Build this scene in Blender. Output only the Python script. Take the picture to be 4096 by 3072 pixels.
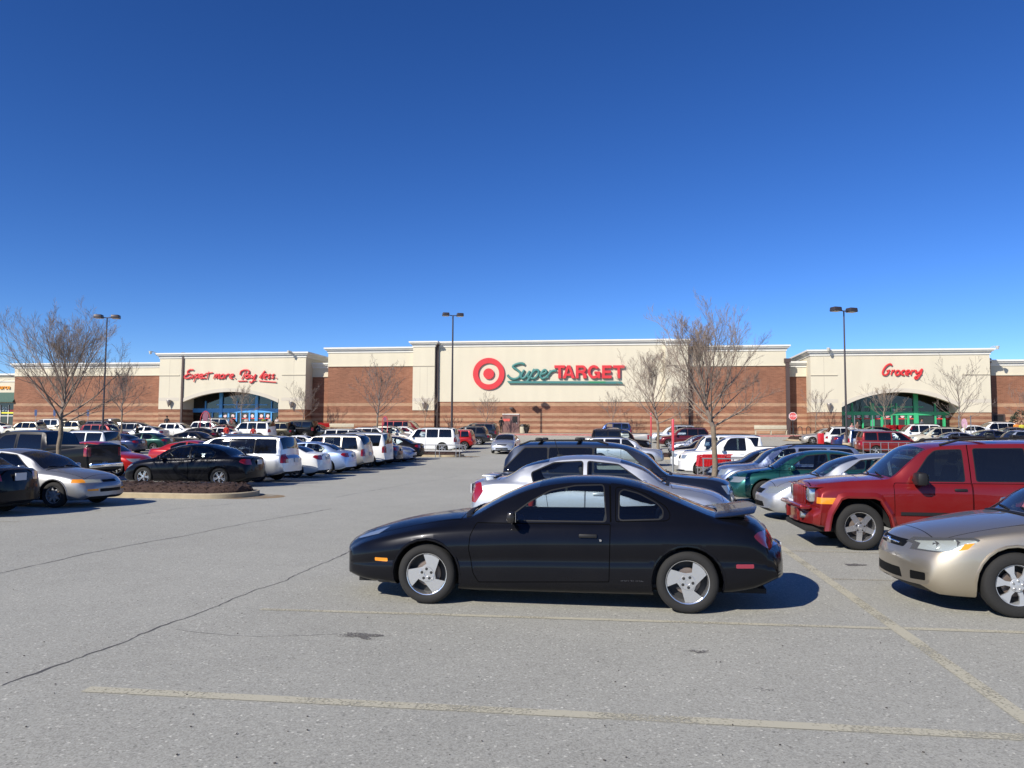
import bpy, bmesh, math, random
from mathutils import Vector, Matrix, noise
from mathutils.geometry import tessellate_polygon
R_ = math.radians
for o in list(bpy.data.objects): bpy.data.objects.remove(o)
sc = bpy.context.scene
COL = sc.collection
# ---------------------------------------------------------------- camera
CAMZ = 1.8; FPX = 3100.0
CAMR = Matrix.Rotation(R_(8.2), 3, 'Z') @ Matrix.Rotation(math.pi/2 + math.atan(206/3100), 3, 'X') @ Matrix.Rotation(.006, 3, 'Z')
cam = bpy.data.cameras.new('camera'); co = bpy.data.objects.new('camera', cam); COL.objects.link(co)
co.matrix_world = Matrix.Translation((0, 0, CAMZ)) @ CAMR.to_4x4()
cam.sensor_width = 36.0; cam.lens = 36.0*FPX/4096; cam.clip_end = 3000; cam.clip_start = .1
sc.camera = co
# ---------------------------------------------------------------- light
SUN_EL = 34.0; SH = R_(36.0)            # shadows run 36 deg right of the store's normal (+y)
w = bpy.data.worlds.new('World'); sc.world = w; w.use_nodes = True
nt = w.node_tree; bg = nt.nodes['Background']
sky = nt.nodes.new('ShaderNodeTexSky'); sky.sky_type = 'NISHITA'; sky.sun_disc = False
sky.sun_elevation = R_(SUN_EL); sky.sun_rotation = math.pi + SH
sky.altitude = 0; sky.air_density = 0.7; sky.dust_density = 0.0; sky.ozone_density = 4.0
hs = nt.nodes.new('ShaderNodeHueSaturation'); hs.inputs['Saturation'].default_value = 1.2; hs.inputs['Hue'].default_value = .509
nt.links.new(sky.outputs[0], hs.inputs['Color']); 
v1 = nt.nodes.new('ShaderNodeVectorMath'); v1.operation = 'SCALE'; v1.inputs['Scale'].default_value = .085
gm = nt.nodes.new('ShaderNodeGamma'); gm.inputs[1].default_value = 1.18
v2 = nt.nodes.new('ShaderNodeVectorMath'); v2.operation = 'SCALE'; v2.inputs['Scale'].default_value = 1/.085
nt.links.new(hs.outputs[0], v1.inputs[0]); nt.links.new(v1.outputs[0], gm.inputs[0]); nt.links.new(gm.outputs[0], v2.inputs[0]); nt.links.new(v2.outputs[0], bg.inputs[0]); bg.inputs[1].default_value = .118
sl = bpy.data.lights.new('sun', 'SUN'); so = bpy.data.objects.new('sun', sl); COL.objects.link(so)
sl.energy = 4.2; sl.angle = R_(.5); sl.color = (1, .94, .84)
sd = Vector((math.sin(SH)*math.cos(R_(SUN_EL)), math.cos(SH)*math.cos(R_(SUN_EL)), -math.sin(R_(SUN_EL))))
so.rotation_euler = sd.to_track_quat('-Z', 'Y').to_euler()
sc.view_settings.view_transform = 'Standard'; sc.view_settings.look = 'None'
sc.view_settings.exposure = 0.5; sc.view_settings.gamma = 1
sc.cycles.max_bounces = 8; sc.cycles.transparent_max_bounces = 24
sc.cycles.sample_clamp_indirect = 6
sc.cycles.caustics_reflective = False; sc.cycles.caustics_refractive = False
# ---------------------------------------------------------------- photo helpers
GT = [(-80, 0), (30, 0), (36, .04), (50, .3), (60, .55), (70, 1.0), (78, 1.48), (82, 1.82), (88, 2.1), (600, 2.1)]
def gz(y):
    for (a, za), (b, zb) in zip(GT, GT[1:]):
        if y <= b: return za + (zb-za)*(y-a)/(b-a)
    return GT[-1][1]
def ray(px, py): return CAMR @ Vector(((px-2048)/FPX, -(py-1536)/FPX, -1))
def fp(px, py, ys):                      # point of the vertical plane y = ys seen at a photo pixel
    d = ray(px, py); k = ys/d.y; return d.x*k, CAMZ + d.z*k
def gp(px, py):                          # point on the ground
    d = ray(px, py); k = 2.0
    while k < 90:
        if CAMZ + d.z*k/d.y <= gz(k): break
        k += .02
    return d.x*k/d.y, k
# ---------------------------------------------------------------- materials
MATS = {}
def mat(name, col=(.5, .5, .5), rough=.6, metal=0, coat=0, spec=.5, emit=None, est=1, bump=0, bscale=20, var=0, vscale=3):
    if name in MATS: return MATS[name]
    m = bpy.data.materials.new(name); m.use_nodes = True; n = m.node_tree; p = n.nodes['Principled BSDF']
    p.inputs['Base Color'].default_value = (*col, 1); p.inputs['Roughness'].default_value = rough
    p.inputs['Metallic'].default_value = metal; p.inputs['Coat Weight'].default_value = coat
    p.inputs['Coat Roughness'].default_value = .04; p.inputs['Specular IOR Level'].default_value = spec
    if emit: p.inputs['Emission Color'].default_value = (*emit, 1); p.inputs['Emission Strength'].default_value = est
    if bump or var:
        tc = n.nodes.new('ShaderNodeTexCoord')
        if var:
            no = n.nodes.new('ShaderNodeTexNoise'); no.inputs['Scale'].default_value = vscale; no.inputs['Detail'].default_value = 6
            n.links.new(tc.outputs['Object'], no.inputs['Vector'])
            mr = n.nodes.new('ShaderNodeMapRange'); mr.inputs['From Min'].default_value = .3; mr.inputs['From Max'].default_value = .7
            mr.inputs['To Min'].default_value = 1-var; mr.inputs['To Max'].default_value = 1+var
            n.links.new(no.outputs[0], mr.inputs[0])
            mx = n.nodes.new('ShaderNodeVectorMath'); mx.operation = 'SCALE'; mx.inputs[0].default_value = col
            n.links.new(mr.outputs[0], mx.inputs['Scale']); n.links.new(mx.outputs[0], p.inputs['Base Color'])
        if bump:
            nb = n.nodes.new('ShaderNodeTexNoise'); nb.inputs['Scale'].default_value = bscale; nb.inputs['Detail'].default_value = 4
            n.links.new(tc.outputs['Object'], nb.inputs['Vector'])
            b = n.nodes.new('ShaderNodeBump'); b.inputs['Strength'].default_value = bump; b.inputs['Distance'].default_value = .02
            n.links.new(nb.outputs[0], b.inputs['Height']); n.links.new(b.outputs[0], p.inputs['Normal'])
    MATS[name] = m; return m
def paint(name, col, metal=.35, rough=.32, dust=.06):
    key = 'paint_'+name
    if key in MATS: return MATS[key]
    m = bpy.data.materials.new(key); m.use_nodes = True; n = m.node_tree; p = n.nodes['Principled BSDF']
    p.inputs['Metallic'].default_value = metal; p.inputs['Roughness'].default_value = rough
    p.inputs['Coat Weight'].default_value = .28 if max(col) < .02 else .75; p.inputs['Specular IOR Level'].default_value = .1 if max(col) < .02 else .3
    tc = n.nodes.new('ShaderNodeTexCoord')
    no = n.nodes.new('ShaderNodeTexNoise'); no.inputs['Scale'].default_value = 2.2; no.inputs['Detail'].default_value = 8; no.inputs['Roughness'].default_value = .65
    n.links.new(tc.outputs['Object'], no.inputs['Vector'])
    mr = n.nodes.new('ShaderNodeMapRange'); mr.inputs['From Min'].default_value = .42; mr.inputs['From Max'].default_value = .75
    mr.inputs['To Min'].default_value = dust*.35; mr.inputs['To Max'].default_value = dust*1.6
    n.links.new(no.outputs[0], mr.inputs[0])
    # road grime lower down the sides
    sx = n.nodes.new('ShaderNodeSeparateXYZ'); n.links.new(tc.outputs['Object'], sx.inputs[0])
    m2 = n.nodes.new('ShaderNodeMapRange'); m2.inputs['From Min'].default_value = .6; m2.inputs['From Max'].default_value = .2
    m2.inputs['To Min'].default_value = 0; m2.inputs['To Max'].default_value = dust*1.3
    n.links.new(sx.outputs['Z'], m2.inputs[0])
    ad = n.nodes.new('ShaderNodeMath'); n.links.new(mr.outputs[0], ad.inputs[0]); n.links.new(m2.outputs[0], ad.inputs[1])
    mx = n.nodes.new('ShaderNodeMix'); mx.data_type = 'RGBA'
    mx.inputs[6].default_value = (*col, 1); mx.inputs[7].default_value = (.22, .2, .17, 1)
    n.links.new(ad.outputs[0], mx.inputs[0]); n.links.new(mx.outputs[2], p.inputs['Base Color'])
    cr = n.nodes.new('ShaderNodeMapRange'); cr.inputs['To Min'].default_value = .02; cr.inputs['To Max'].default_value = .5
    n.links.new(ad.outputs[0], cr.inputs[0]); n.links.new(cr.outputs[0], p.inputs['Coat Roughness'])
    ge = n.nodes.new('ShaderNodeNewGeometry'); df = n.nodes.new('ShaderNodeBsdfDiffuse'); df.inputs[0].default_value = (.03, .03, .03, 1)
    ms = n.nodes.new('ShaderNodeMixShader'); out = n.nodes['Material Output']
    n.links.new(ge.outputs['Backfacing'], ms.inputs[0]); n.links.new(p.outputs[0], ms.inputs[1]); n.links.new(df.outputs[0], ms.inputs[2])
    n.links.new(ms.outputs[0], out.inputs[0])
    MATS[key] = m; return m
def glass(name, tint, dust=.015, refl=1.0):
    if name in MATS: return MATS[name]
    m = bpy.data.materials.new(name); m.use_nodes = True; n = m.node_tree; n.nodes.remove(n.nodes['Principled BSDF'])
    tr = n.nodes.new('ShaderNodeBsdfTransparent'); tr.inputs[0].default_value = (*tint, 1)
    gl = n.nodes.new('ShaderNodeBsdfGlossy'); gl.inputs['Roughness'].default_value = .015; gl.inputs[0].default_value = (refl, refl, refl, 1)
    fr = n.nodes.new('ShaderNodeFresnel'); fr.inputs[0].default_value = 1.6
    ms = n.nodes.new('ShaderNodeMixShader'); n.links.new(fr.outputs[0], ms.inputs[0]); n.links.new(tr.outputs[0], ms.inputs[1]); n.links.new(gl.outputs[0], ms.inputs[2])
    df = n.nodes.new('ShaderNodeBsdfDiffuse'); df.inputs[0].default_value = (.5, .5, .48, 1)
    m2 = n.nodes.new('ShaderNodeMixShader'); m2.inputs[0].default_value = dust
    n.links.new(ms.outputs[0], m2.inputs[1]); n.links.new(df.outputs[0], m2.inputs[2]); n.links.new(m2.outputs[0], n.nodes['Material Output'].inputs[0])
    MATS[name] = m; return m
# ---------------------------------------------------------------- mesh helper
class MB:
    def __init__(s): s.v = []; s.f = []; s.m = []; s.sm = []
    def add(s, vs, fs, m=0, smooth=False):
        b = len(s.v); s.v += [tuple(v) for v in vs]
        for f in fs: s.f.append(tuple(i+b for i in f)); s.m.append(m); s.sm.append(smooth)
        return s
    def box(s, x0, x1, y0, y1, z0, z1, m=0, M=None):
        vs = [Vector(p) for p in ((x0,y0,z0),(x1,y0,z0),(x1,y1,z0),(x0,y1,z0),(x0,y0,z1),(x1,y0,z1),(x1,y1,z1),(x0,y1,z1))]
        if M: vs = [M @ v for v in vs]
        return s.add(vs, [(0,3,2,1),(4,5,6,7),(0,1,5,4),(1,2,6,5),(2,3,7,6),(3,0,4,7)], m)
    def bbox(s, x0, x1, y0, y1, z0, z1, b=.02, m=0, M=None, taper=(1, 1)):   # box with bevelled edges
        cx, cy, cz = (x0+x1)/2, (y0+y1)/2, (z0+z1)/2; hx, hy, hz = (x1-x0)/2, (y1-y0)/2, (z1-z0)/2
        b = min(b, hx*.9, hy*.9, hz*.9)
        rings = []
        for (z, ins) in ((-hz, b), (-hz+b*.3, b*.3), (-hz+b, 0), (hz-b, 0), (hz-b*.3, b*.3), (hz, b)):
            k = (z+hz)/(2*hz); tx = 1+(taper[0]-1)*k; ty = 1+(taper[1]-1)*k
            r = []
            for sx, sy in ((1,1),(-1,1),(-1,-1),(1,-1)):
                a = math.atan2(sy, sx)
                for q in (-1, 0, 1):
                    aa = math.pi/4*{(1,1):1,(-1,1):3,(-1,-1):5,(1,-1):7}[(sx,sy)] + q*math.pi/4
                    r.append(Vector((cx+((hx-b)*sx + (b-ins)*math.cos(aa))*tx, cy+((hy-b)*sy + (b-ins)*math.sin(aa))*ty, cz+z)))
            rings.append(r)
        n = 12; vs = [p for r in rings for p in r]
        if M: vs = [M @ v for v in vs]
        fs = [tuple(reversed(range(n))), tuple(range(5*n, 6*n))]
        for i in range(5):
            for j in range(n): fs.append((i*n+j, i*n+(j+1) % n, (i+1)*n+(j+1) % n, (i+1)*n+j))
        return s.add(vs, fs, m, True)
    def tube(s, pts, rad, n=6, m=0, cap=True, flat=None):
        pts = [Vector(p) for p in pts]
        if not hasattr(rad, '__len__'): rad = [rad]*len(pts)
        vs = []; up = Vector((0, 0, 1)); k = len(pts); prev = None
        for i, p in enumerate(pts):
            d = (pts[min(i+1, k-1)]-pts[max(i-1, 0)])
            d = d.normalized() if d.length > 1e-9 else Vector((0, 0, 1))
            if prev is None: a = d.cross(up if abs(d.z) < .95 else Vector((0, 1, 0))).normalized()
            else:
                a = prev - d*prev.dot(d)
                a = a.normalized() if a.length > 1e-6 else d.orthogonal().normalized()
            prev = a; b = d.cross(a)
            for j in range(n):
                t = 2*math.pi*j/n; q = a*math.cos(t)*rad[i] + b*math.sin(t)*rad[i]
                if flat: q = Vector((q.x*flat[0], q.y*flat[1], q.z*flat[2]))
                vs.append(p+q)
        fs = []
        for i in range(k-1):
            for j in range(n): fs.append((i*n+j, i*n+(j+1) % n, (i+1)*n+(j+1) % n, (i+1)*n+j))
        if cap: fs += [tuple(reversed(range(n))), tuple(range((k-1)*n, k*n))]
        return s.add(vs, fs, m, True)
    def lathe(s, prof, n=24, axis='z', c=(0, 0, 0), m=0, a0=0, a1=2*math.pi):
        c = Vector(c); vs = []; full = abs(a1-a0-2*math.pi) < 1e-6; N = n if full else n+1
        for i in range(N):
            t = a0+(a1-a0)*i/n; cs, sn = math.cos(t), math.sin(t)
            for r, h in prof:
                vs.append(c + {'z': Vector((r*cs, r*sn, h)), 'y': Vector((r*cs, h, r*sn)), 'x': Vector((h, r*cs, r*sn))}[axis])
        k = len(prof); fs = []
        for i in range(n):
            i2 = (i+1) % N
            for j in range(k-1):
                f = (i*k+j, i2*k+j, i2*k+j+1, i*k+j+1)
                fs.append(f if axis != 'y' else tuple(reversed(f)))
        return s.add(vs, fs, m, True)
    def poly(s, loops, M, depth, m=0, mside=None):   # filled 2d loops (holes allowed) extruded; M maps (u,v,w)
        if mside is None: mside = m
        tri = tessellate_polygon([[Vector((a, b, 0)) for a, b in l] for l in loops])
        pts = [p for l in loops for p in l]; n = len(pts)
        vs = [M @ Vector((a, b, 0)) for a, b in pts] + [M @ Vector((a, b, depth)) for a, b in pts]
        fs = []
        for t in tri:
            (ax, ay), (bx, by), (cx, cy) = (pts[i] for i in t)
            if (bx-ax)*(cy-ay)-(cx-ax)*(by-ay) < 0: t = (t[0], t[2], t[1])
            fs.append((t[2], t[1], t[0])); fs.append((t[0]+n, t[1]+n, t[2]+n))
        s.add(vs, fs, m)
        b = 0; sf = []
        for li, l in enumerate(loops):
            A = sum(l[i][0]*l[(i+1) % len(l)][1]-l[(i+1) % len(l)][0]*l[i][1] for i in range(len(l)))
            ccw = (A > 0) == (li == 0)
            for i in range(len(l)):
                i2 = (i+1) % len(l)
                f = (b+i, b+i2, b+i2+n, b+i+n); sf.append(f if ccw else tuple(reversed(f)))
            b += len(l)
        return s.add(vs, sf, mside)
    def obj(s, name, mats, parent=None, angle=40, link=True):
        me = bpy.data.meshes.new(name); me.from_pydata(s.v, [], s.f)
        me.polygons.foreach_set('material_index', s.m); me.polygons.foreach_set('use_smooth', s.sm)
        for x in (mats if isinstance(mats, (list, tuple)) else [mats]): me.materials.append(x)
        me.update()
        if any(s.sm): me.set_sharp_from_angle(angle=R_(angle))
        o = bpy.data.objects.new(name, me)
        if link: COL.objects.link(o)
        if parent: o.parent = parent
        return o
def tag(o, label=None, cat=None, group=None, kind=None):
    for k, v in (('label', label), ('category', cat), ('group', group), ('kind', kind)):
        if v: o[k] = v
    return o
def empty(name, loc=(0, 0, 0), rz=0, label=None, cat=None, group=None):
    o = bpy.data.objects.new(name, None); COL.objects.link(o); o.location = loc; o.rotation_euler = (0, 0, rz); o.empty_display_size = .2
    return tag(o, label, cat, group)
def copy_tree(o, parent=None):
    c = o.copy(); COL.objects.link(c)
    if parent: c.parent = parent
    for ch in KIDS.get(o.name, []): copy_tree(ch, c)
    return c
KIDS = {}
def reg(o, parent):
    KIDS.setdefault(parent.name, []).append(o); return o
def text_mesh(txt, size, M, depth, name, m, parent=None):
    cu = bpy.data.curves.new('t', 'FONT'); cu.body = txt; cu.size = size; cu.extrude = depth/2; cu.align_x = 'CENTER'; cu.align_y = 'CENTER'
    to = bpy.data.objects.new('t', cu); COL.objects.link(to)
    me = bpy.data.meshes.new_from_object(to.evaluated_get(bpy.context.evaluated_depsgraph_get()))
    bpy.data.objects.remove(to); me.materials.clear(); me.materials.append(m); me.transform(M)
    o = bpy.data.objects.new(name, me); COL.objects.link(o)
    if parent: o.parent = parent
    return o
XZ = Matrix(((1, 0, 0, 0), (0, 0, -1, 0), (0, 1, 0, 0), (0, 0, 0, 1)))     # (u,v,w) -> (u,-w,v)
def XZat(y): return Matrix.Translation((0, y, 0)) @ XZ
# ================================================================ SETTING
def asphalt():
    m = bpy.data.materials.new('asphalt'); m.use_nodes = True; n = m.node_tree; p = n.nodes['Principled BSDF']; L = n.links.new
    tc = n.nodes.new('ShaderNodeTexCoord')
    def noi(sc_, det, r=.6):
        x = n.nodes.new('ShaderNodeTexNoise'); x.inputs['Scale'].default_value = sc_; x.inputs['Detail'].default_value = det; x.inputs['Roughness'].default_value = r
        L(tc.outputs['Object'], x.inputs['Vector']); return x
    def ramp(src, a, b, ca, cb):
        r = n.nodes.new('ShaderNodeMapRange'); r.inputs[1].default_value = a; r.inputs[2].default_value = b; r.inputs[3].default_value = ca; r.inputs[4].default_value = cb
        L(src, r.inputs[0]); return r.outputs[0]
    def mul(a, b):
        x = n.nodes.new('ShaderNodeMath'); x.operation = 'MULTIPLY'; L(a, x.inputs[0]); L(b, x.inputs[1]); return x.outputs[0]
    big = ramp(noi(.12, 3).outputs[0], .3, .7, .92, 1.07)
    mid = ramp(noi(1.3, 6, .7).outputs[0], .3, .7, .95, 1.05)
    vo = n.nodes.new('ShaderNodeTexVoronoi'); vo.inputs['Scale'].default_value = 95; vo.feature = 'F1'; L(tc.outputs['Object'], vo.inputs['Vector'])
    sp = n.nodes.new('ShaderNodeSeparateColor'); L(vo.outputs['Color'], sp.inputs[0])
    agg = ramp(sp.outputs[0], 0, 1, .79, 1.21)
    fine = ramp(noi(260, 3).outputs[0], .3, .7, .8, 1.2)
    vo2 = n.nodes.new('ShaderNodeTexVoronoi'); vo2.inputs['Scale'].default_value = 70; L(tc.outputs['Object'], vo2.inputs['Vector'])
    s2 = n.nodes.new('ShaderNodeSeparateColor'); L(vo2.outputs['Color'], s2.inputs[0])
    dark = ramp(s2.outputs[1], .0, .06, .6, 1)
    lite = ramp(s2.outputs[2], .965, 1, 1, 1.7)
    st = ramp(noi(.35, 8, .75).outputs[0], .60, .75, 1, .88)
    v = mul(mul(mul(mul(big, mid), mul(agg, fine)), mul(dark, lite)), st)
    vm = n.nodes.new('ShaderNodeVectorMath'); vm.operation = 'SCALE'; vm.inputs[0].default_value = (.372, .364, .315); L(v, vm.inputs['Scale'])
    L(vm.outputs[0], p.inputs['Base Color']); p.inputs['Roughness'].default_value = .85; p.inputs['Specular IOR Level'].default_value = .3
    b = n.nodes.new('ShaderNodeBump'); b.inputs['Strength'].default_value = .5; b.inputs['Distance'].default_value = .006
    L(mul(agg, fine), b.inputs['Height']); L(b.outputs[0], p.inputs['Normal'])
    return m
M_ASP = asphalt()
M_CONC = mat('concrete', (.42, .345, .225), .85, bump=.3, bscale=40, var=.12, vscale=4)
M_KERBRED = mat('faded_red_kerb_paint', (.42, .17, .15), .8, var=.2, vscale=5)
M_MULCH = mat('mulch', (.055, .030, .022), .95, bump=1, bscale=60, var=.6, vscale=30)
def worn_paint(name, col, lo=.45, hi=.62):
    m = bpy.data.materials.new(name); m.use_nodes = True; n = m.node_tree; p = n.nodes['Principled BSDF']; L = n.links.new
    p.inputs['Base Color'].default_value = (*col, 1); p.inputs['Roughness'].default_value = .8
    tc = n.nodes.new('ShaderNodeTexCoord'); a = n.nodes.new('ShaderNodeTexNoise'); a.inputs['Scale'].default_value = 45; a.inputs['Detail'].default_value = 6; L(tc.outputs['Object'], a.inputs[0])
    b = n.nodes.new('ShaderNodeTexNoise'); b.inputs['Scale'].default_value = 1.5; b.inputs['Detail'].default_value = 4; L(tc.outputs['Object'], b.inputs[0])
    ad = n.nodes.new('ShaderNodeMath'); L(a.outputs[0], ad.inputs[0]); L(b.outputs[0], ad.inputs[1]); ad.operation = 'ADD'
    r = n.nodes.new('ShaderNodeMapRange'); r.inputs[1].default_value = lo*2; r.inputs[2].default_value = hi*2; r.inputs[3].default_value = 1; r.inputs[4].default_value = 0; L(ad.outputs[0], r.inputs[0])
    L(r.outputs[0], p.inputs['Alpha']); return m
M_LINE = worn_paint('worn_line_paint', (.47, .44, .33), .49, .64)
M_LINE2 = worn_paint('faint_line_paint', (.44, .41, .32), .44, .60)
M_CRACK = mat('crack_fill', (.095, .092, .088), .9)
M_STAIN = worn_paint('oil_stain_dark', (.05, .05, .048), .42, .56)
def sheet(name, x0, x1, ys, m, dz=0, ymul=None, lab=None):
    b = MB(); n = 0; xs = [x0 + (x1-x0)*i/8 for i in range(9)]
    for y in ys:
        for x in xs: b.v.append((x, y, gz(y)+dz))
    for j in range(len(ys)-1):
        for i in range(8):
            a = j*9+i; b.f.append((a, a+1, a+10, a+9)); b.m.append(0); b.sm.append(True)
    o = b.obj(name, m, angle=80); return tag(o, kind='structure')
ys = [-80, 0] + [30+i for i in range(0, 60, 2)] + [90, 200, 900]
sheet('parking_lot', -600, 600, ys, M_ASP)
# painted stall lines
DIV = [-17.3, 2.55, 22.3, -37.3]
def strip(mb, x0, y0, x1, y1, wd=.1, dz=.004, m=0):
    d = Vector((x1-x0, y1-y0, 0)); L_ = d.length; d.normalize(); nn = Vector((-d.y, d.x, 0))*wd/2
    k = max(1, int(L_/2))
    for i in range(k):
        a = Vector((x0, y0, 0))+d*L_*i/k; c = Vector((x0, y0, 0))+d*L_*(i+1)/k
        q = [a-nn, c-nn, c+nn, a+nn]
        mb.add([(p.x, p.y, gz(p.y)+dz) for p in q], [(0, 1, 2, 3)], m)
mb = MB()
strip(mb, -3.75, 5.1, 2.5, 5.2, .115); strip(mb, 2.6, 5.2, 8.2, 5.3, .115)
strip(mb, 2.55, 3.0, 2.55, 16.6, .125)
strip(mb, 2.62, 7.92, 8.2, 8.05, .10); strip(mb, -3.7, 7.66, 2.48, 7.9, .085)
tag(mb.obj('stall_line', M_LINE), kind='structure')
mb = MB()
for y in (10.5, 12.95): strip(mb, 2.62, y, 8.2, y, .10)
for y in (13.1, 15.6): strip(mb, -3.0, y, 2.48, y, .1)
for k in range(9): strip(mb, -12.1, 14.2+2.5*k+ (6 if k > 1 else 0), -17.2, 14.2+2.5*k+(6 if k > 1 else 0), .1)
for x in DIV: strip(mb, x, 24 if x != 2.55 else 22, x, 49, .1, .008)
for k in range(9):
    strip(mb, 2.5, 24+2.6*k, 8.2, 24+2.6*k, .1); strip(mb, -3, 24+2.6*k, 2.4, 24+2.6*k, .1); strip(mb, 17, 40+2.6*k, 22.2, 40+2.6*k, .1)
tag(mb.obj('faint_stall_line', M_LINE2), kind='structure')
# pavement cracks
rnd = random.Random(5)
def crack(pix, wd, jit=.02, seed=0):
    r = random.Random(seed); pts = [Vector((*gp(*p), 0)) for p in pix]; out = []
    for a, c in zip(pts, pts[1:]):
        n_ = max(2, int((c-a).length/.07))
        for i in range(n_):
            out.append(a.lerp(c, i/n_))
    out.append(pts[-1]); off = 0; b = MB(); L_ = []
    for i, p in enumerate(out):
        d = (out[min(i+1, len(out)-1)]-out[max(i-1, 0)]).normalized(); nn = Vector((-d.y, d.x, 0))
        off = off*.9 + r.uniform(-jit, jit); w_ = wd*(.35+1.3*noise.noise(Vector((i*.11, seed, 0)))**2*3 + r.uniform(0, .5))*.5
        q = p+nn*off; L_.append((q-nn*w_, q+nn*w_))
    for a, c in zip(L_, L_[1:]):
        q = [a[0], c[0], c[1], a[1]]; b.add([(p.x, p.y, gz(p.y)+.0025) for p in q], [(0, 1, 2, 3)])
    tag(b.obj('pavement_crack', M_CRACK), kind='structure')
crack([(0, 2742), (300, 2640), (560, 2540), (760, 2470), (940, 2395), (1130, 2330), (1250, 2265), (1395, 2205)], .019, .02, 1)
crack([(0, 2295), (350, 2215), (700, 2150), (1000, 2090), (1330, 2035)], .024, .012, 2)
crack([(480, 2072), (740, 2032), (1000, 2010)], .016, .012, 3)
crack([(1340, 1990), (1560, 1950), (1830, 1905)], .02, .012, 4)
crack([(700, 2520), (1000, 2548), (1350, 2540)], .008, .02, 6)
# oil stain
def blot(px, py, rx, ry, seed):
    x, y = gp(px, py); r = random.Random(seed); n_ = 30; b = MB(); pts = []
    for i in range(n_):
        t = 2*math.pi*i/n_; k = .7+.5*noise.noise(Vector((math.cos(t)*1.6+seed, math.sin(t)*1.6, 0)))+r.uniform(-.08, .08); pts.append((x+rx*k*math.cos(t), y+ry*k*math.sin(t), .0045))
    b.add(pts, [tuple(range(n_))]); tag(b.obj('oil_stain', M_STAIN), kind='structure')
M_STAIN = worn_paint('faint_oil_drip', (.13, .12, .11), .42, .56)
for k, (px, py, a, b_) in enumerate(((1440, 2545, .24, .15), (2790, 2606, .12, .07), (3420, 2260, .22, .15), (3060, 2760, .07, .06))): blot(px, py, a, b_, 10+k)
b = MB(); r = random.Random(9)
for i in range(90):                                   # little dark bits of tar and leaf litter lying on the asphalt
    x, y = gp(r.uniform(0, 4096), 1980+1080*r.random()**.6); s_ = r.uniform(.003, .007); a = r.uniform(0, 3)
    b.box(-s_, s_, -s_*.5, s_*.5, .003, .008, 0, Matrix.Translation((x, y, gz(y))) @ Matrix.Rotation(a, 4, 'Z'))
tag(b.obj('leaf_litter', mat('litter', (.07, .06, .05), .9)), kind='stuff')

# islands (kerb ring + mulch mound)
def island(x0, x1, y0, y1, label, gravel=False, seed=0):
    r = (y1-y0)/2; cy = (y0+y1)/2; out = []
    for (cx, a0) in ((x1-r, -90), (x0+r, 90)):
        for i in range(13): t = R_(a0+180*i/12); out.append((cx+r*math.cos(t), cy+r*math.sin(t)))
    def inner(k): return [(x0+r+(x-(x0+r))*1 + 0 if False else (min(max(x, x0+r), x1-r) + (x-min(max(x, x0+r), x1-r))*(r-k)/r), cy+(y-cy)*(r-k)/r) for x, y in out]
    n_ = len(out); b = MB(); rings = []
    for (k, z) in ((0, -.02), (0, .12), (.02, .14), (.15, .14), (.15, .05)):
        rings.append([(x, y, gz(y)+z) for x, y in inner(k)])
    vs = [p for rr in rings for p in rr]; fs = []
    for i in range(4):
        for j in range(n_): fs.append((i*n_+j, i*n_+(j+1) % n_, (i+1)*n_+(j+1) % n_, (i+1)*n_+j))
    b.add(vs, fs, 0, True)
    e = empty('planting_island', (0, 0, 0), 0, label, 'planting island', 'planting islands in the parking lot')
    b.obj('kerb', M_CONC, e, 30)
    # mulch: displaced heap of chips
    b = MB(); rr = random.Random(seed); N = 70; K = 16
    for i in range(N+1):
        for j in range(K+1):
            u = i/N; v = j/K*2-1; x = x0+.15+(x1-x0-.3)*u
            dx = max(0, (x0+r)-x, x-(x1-r)); ww = math.sqrt(max(0, (r-.15)**2-dx*dx))
            y = cy+ww*v; e_ = min(1, (1-abs(v))*2.5)*min(1, ww/(r*.6))
            b.v.append((x, y, gz(y)+.10+.23*e_+ (rr.uniform(-.02, .03))))
    for i in range(N):
        for j in range(K): a = i*(K+1)+j; b.f.append((a, a+K+1, a+K+2, a+1)); b.m.append(0); b.sm.append(False)
    for q in range(2600):
        x = rr.uniform(x0+.2, x1-.2); dx = max(0, (x0+r)-x, x-(x1-r)); ww = math.sqrt(max(0, (r-.18)**2-dx*dx)); v = rr.uniform(-1, 1); y = cy+ww*v
        e_ = min(1, (1-abs(v))*2.5)*min(1, ww/(r*.6)); M = Matrix.Translation((x, y, gz(y)+.12+.23*e_+rr.uniform(0, .03))) @ Matrix.Rotation(rr.uniform(0, 6), 4, 'Z') @ Matrix.Rotation(rr.uniform(-.7, .7), 4, 'X')
        s_ = rr.uniform(.02, .05); b.add([M @ Vector(p) for p in ((-s_, -.012, 0), (s_, -.012, 0), (s_, .012, .004), (-s_, .012, .004))], [(0, 1, 2, 3)])
    tag(b.obj('mulch_bed', [M_MULCH], e), None, None, None)
    return e
island(-22.4, -10.55, 20.1, 22.5, 'mulch filled kerbed island below the tall bare tree at the left', seed=1)
island(-22.4, -10.8, 51.0, 53.2, 'small kerbed island with railing beside the white SUV at the aisle end', seed=2)
island(-2.8, 2.95, 18.9, 20.9, 'mulch island under the nearest bare tree right of the dark crossover', seed=3)
island(-3, 4.6, 50.8, 53.0, 'mulch island under the middle bare tree', seed=5)
island(15.6, 20.4, 77.0, 79.4, 'low island holding the stop sign in front of the long store', seed=6)
island(17.3, 23.0, 51.5, 53.5, 'kerbed island in the right hand parking rows', seed=7)
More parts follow.
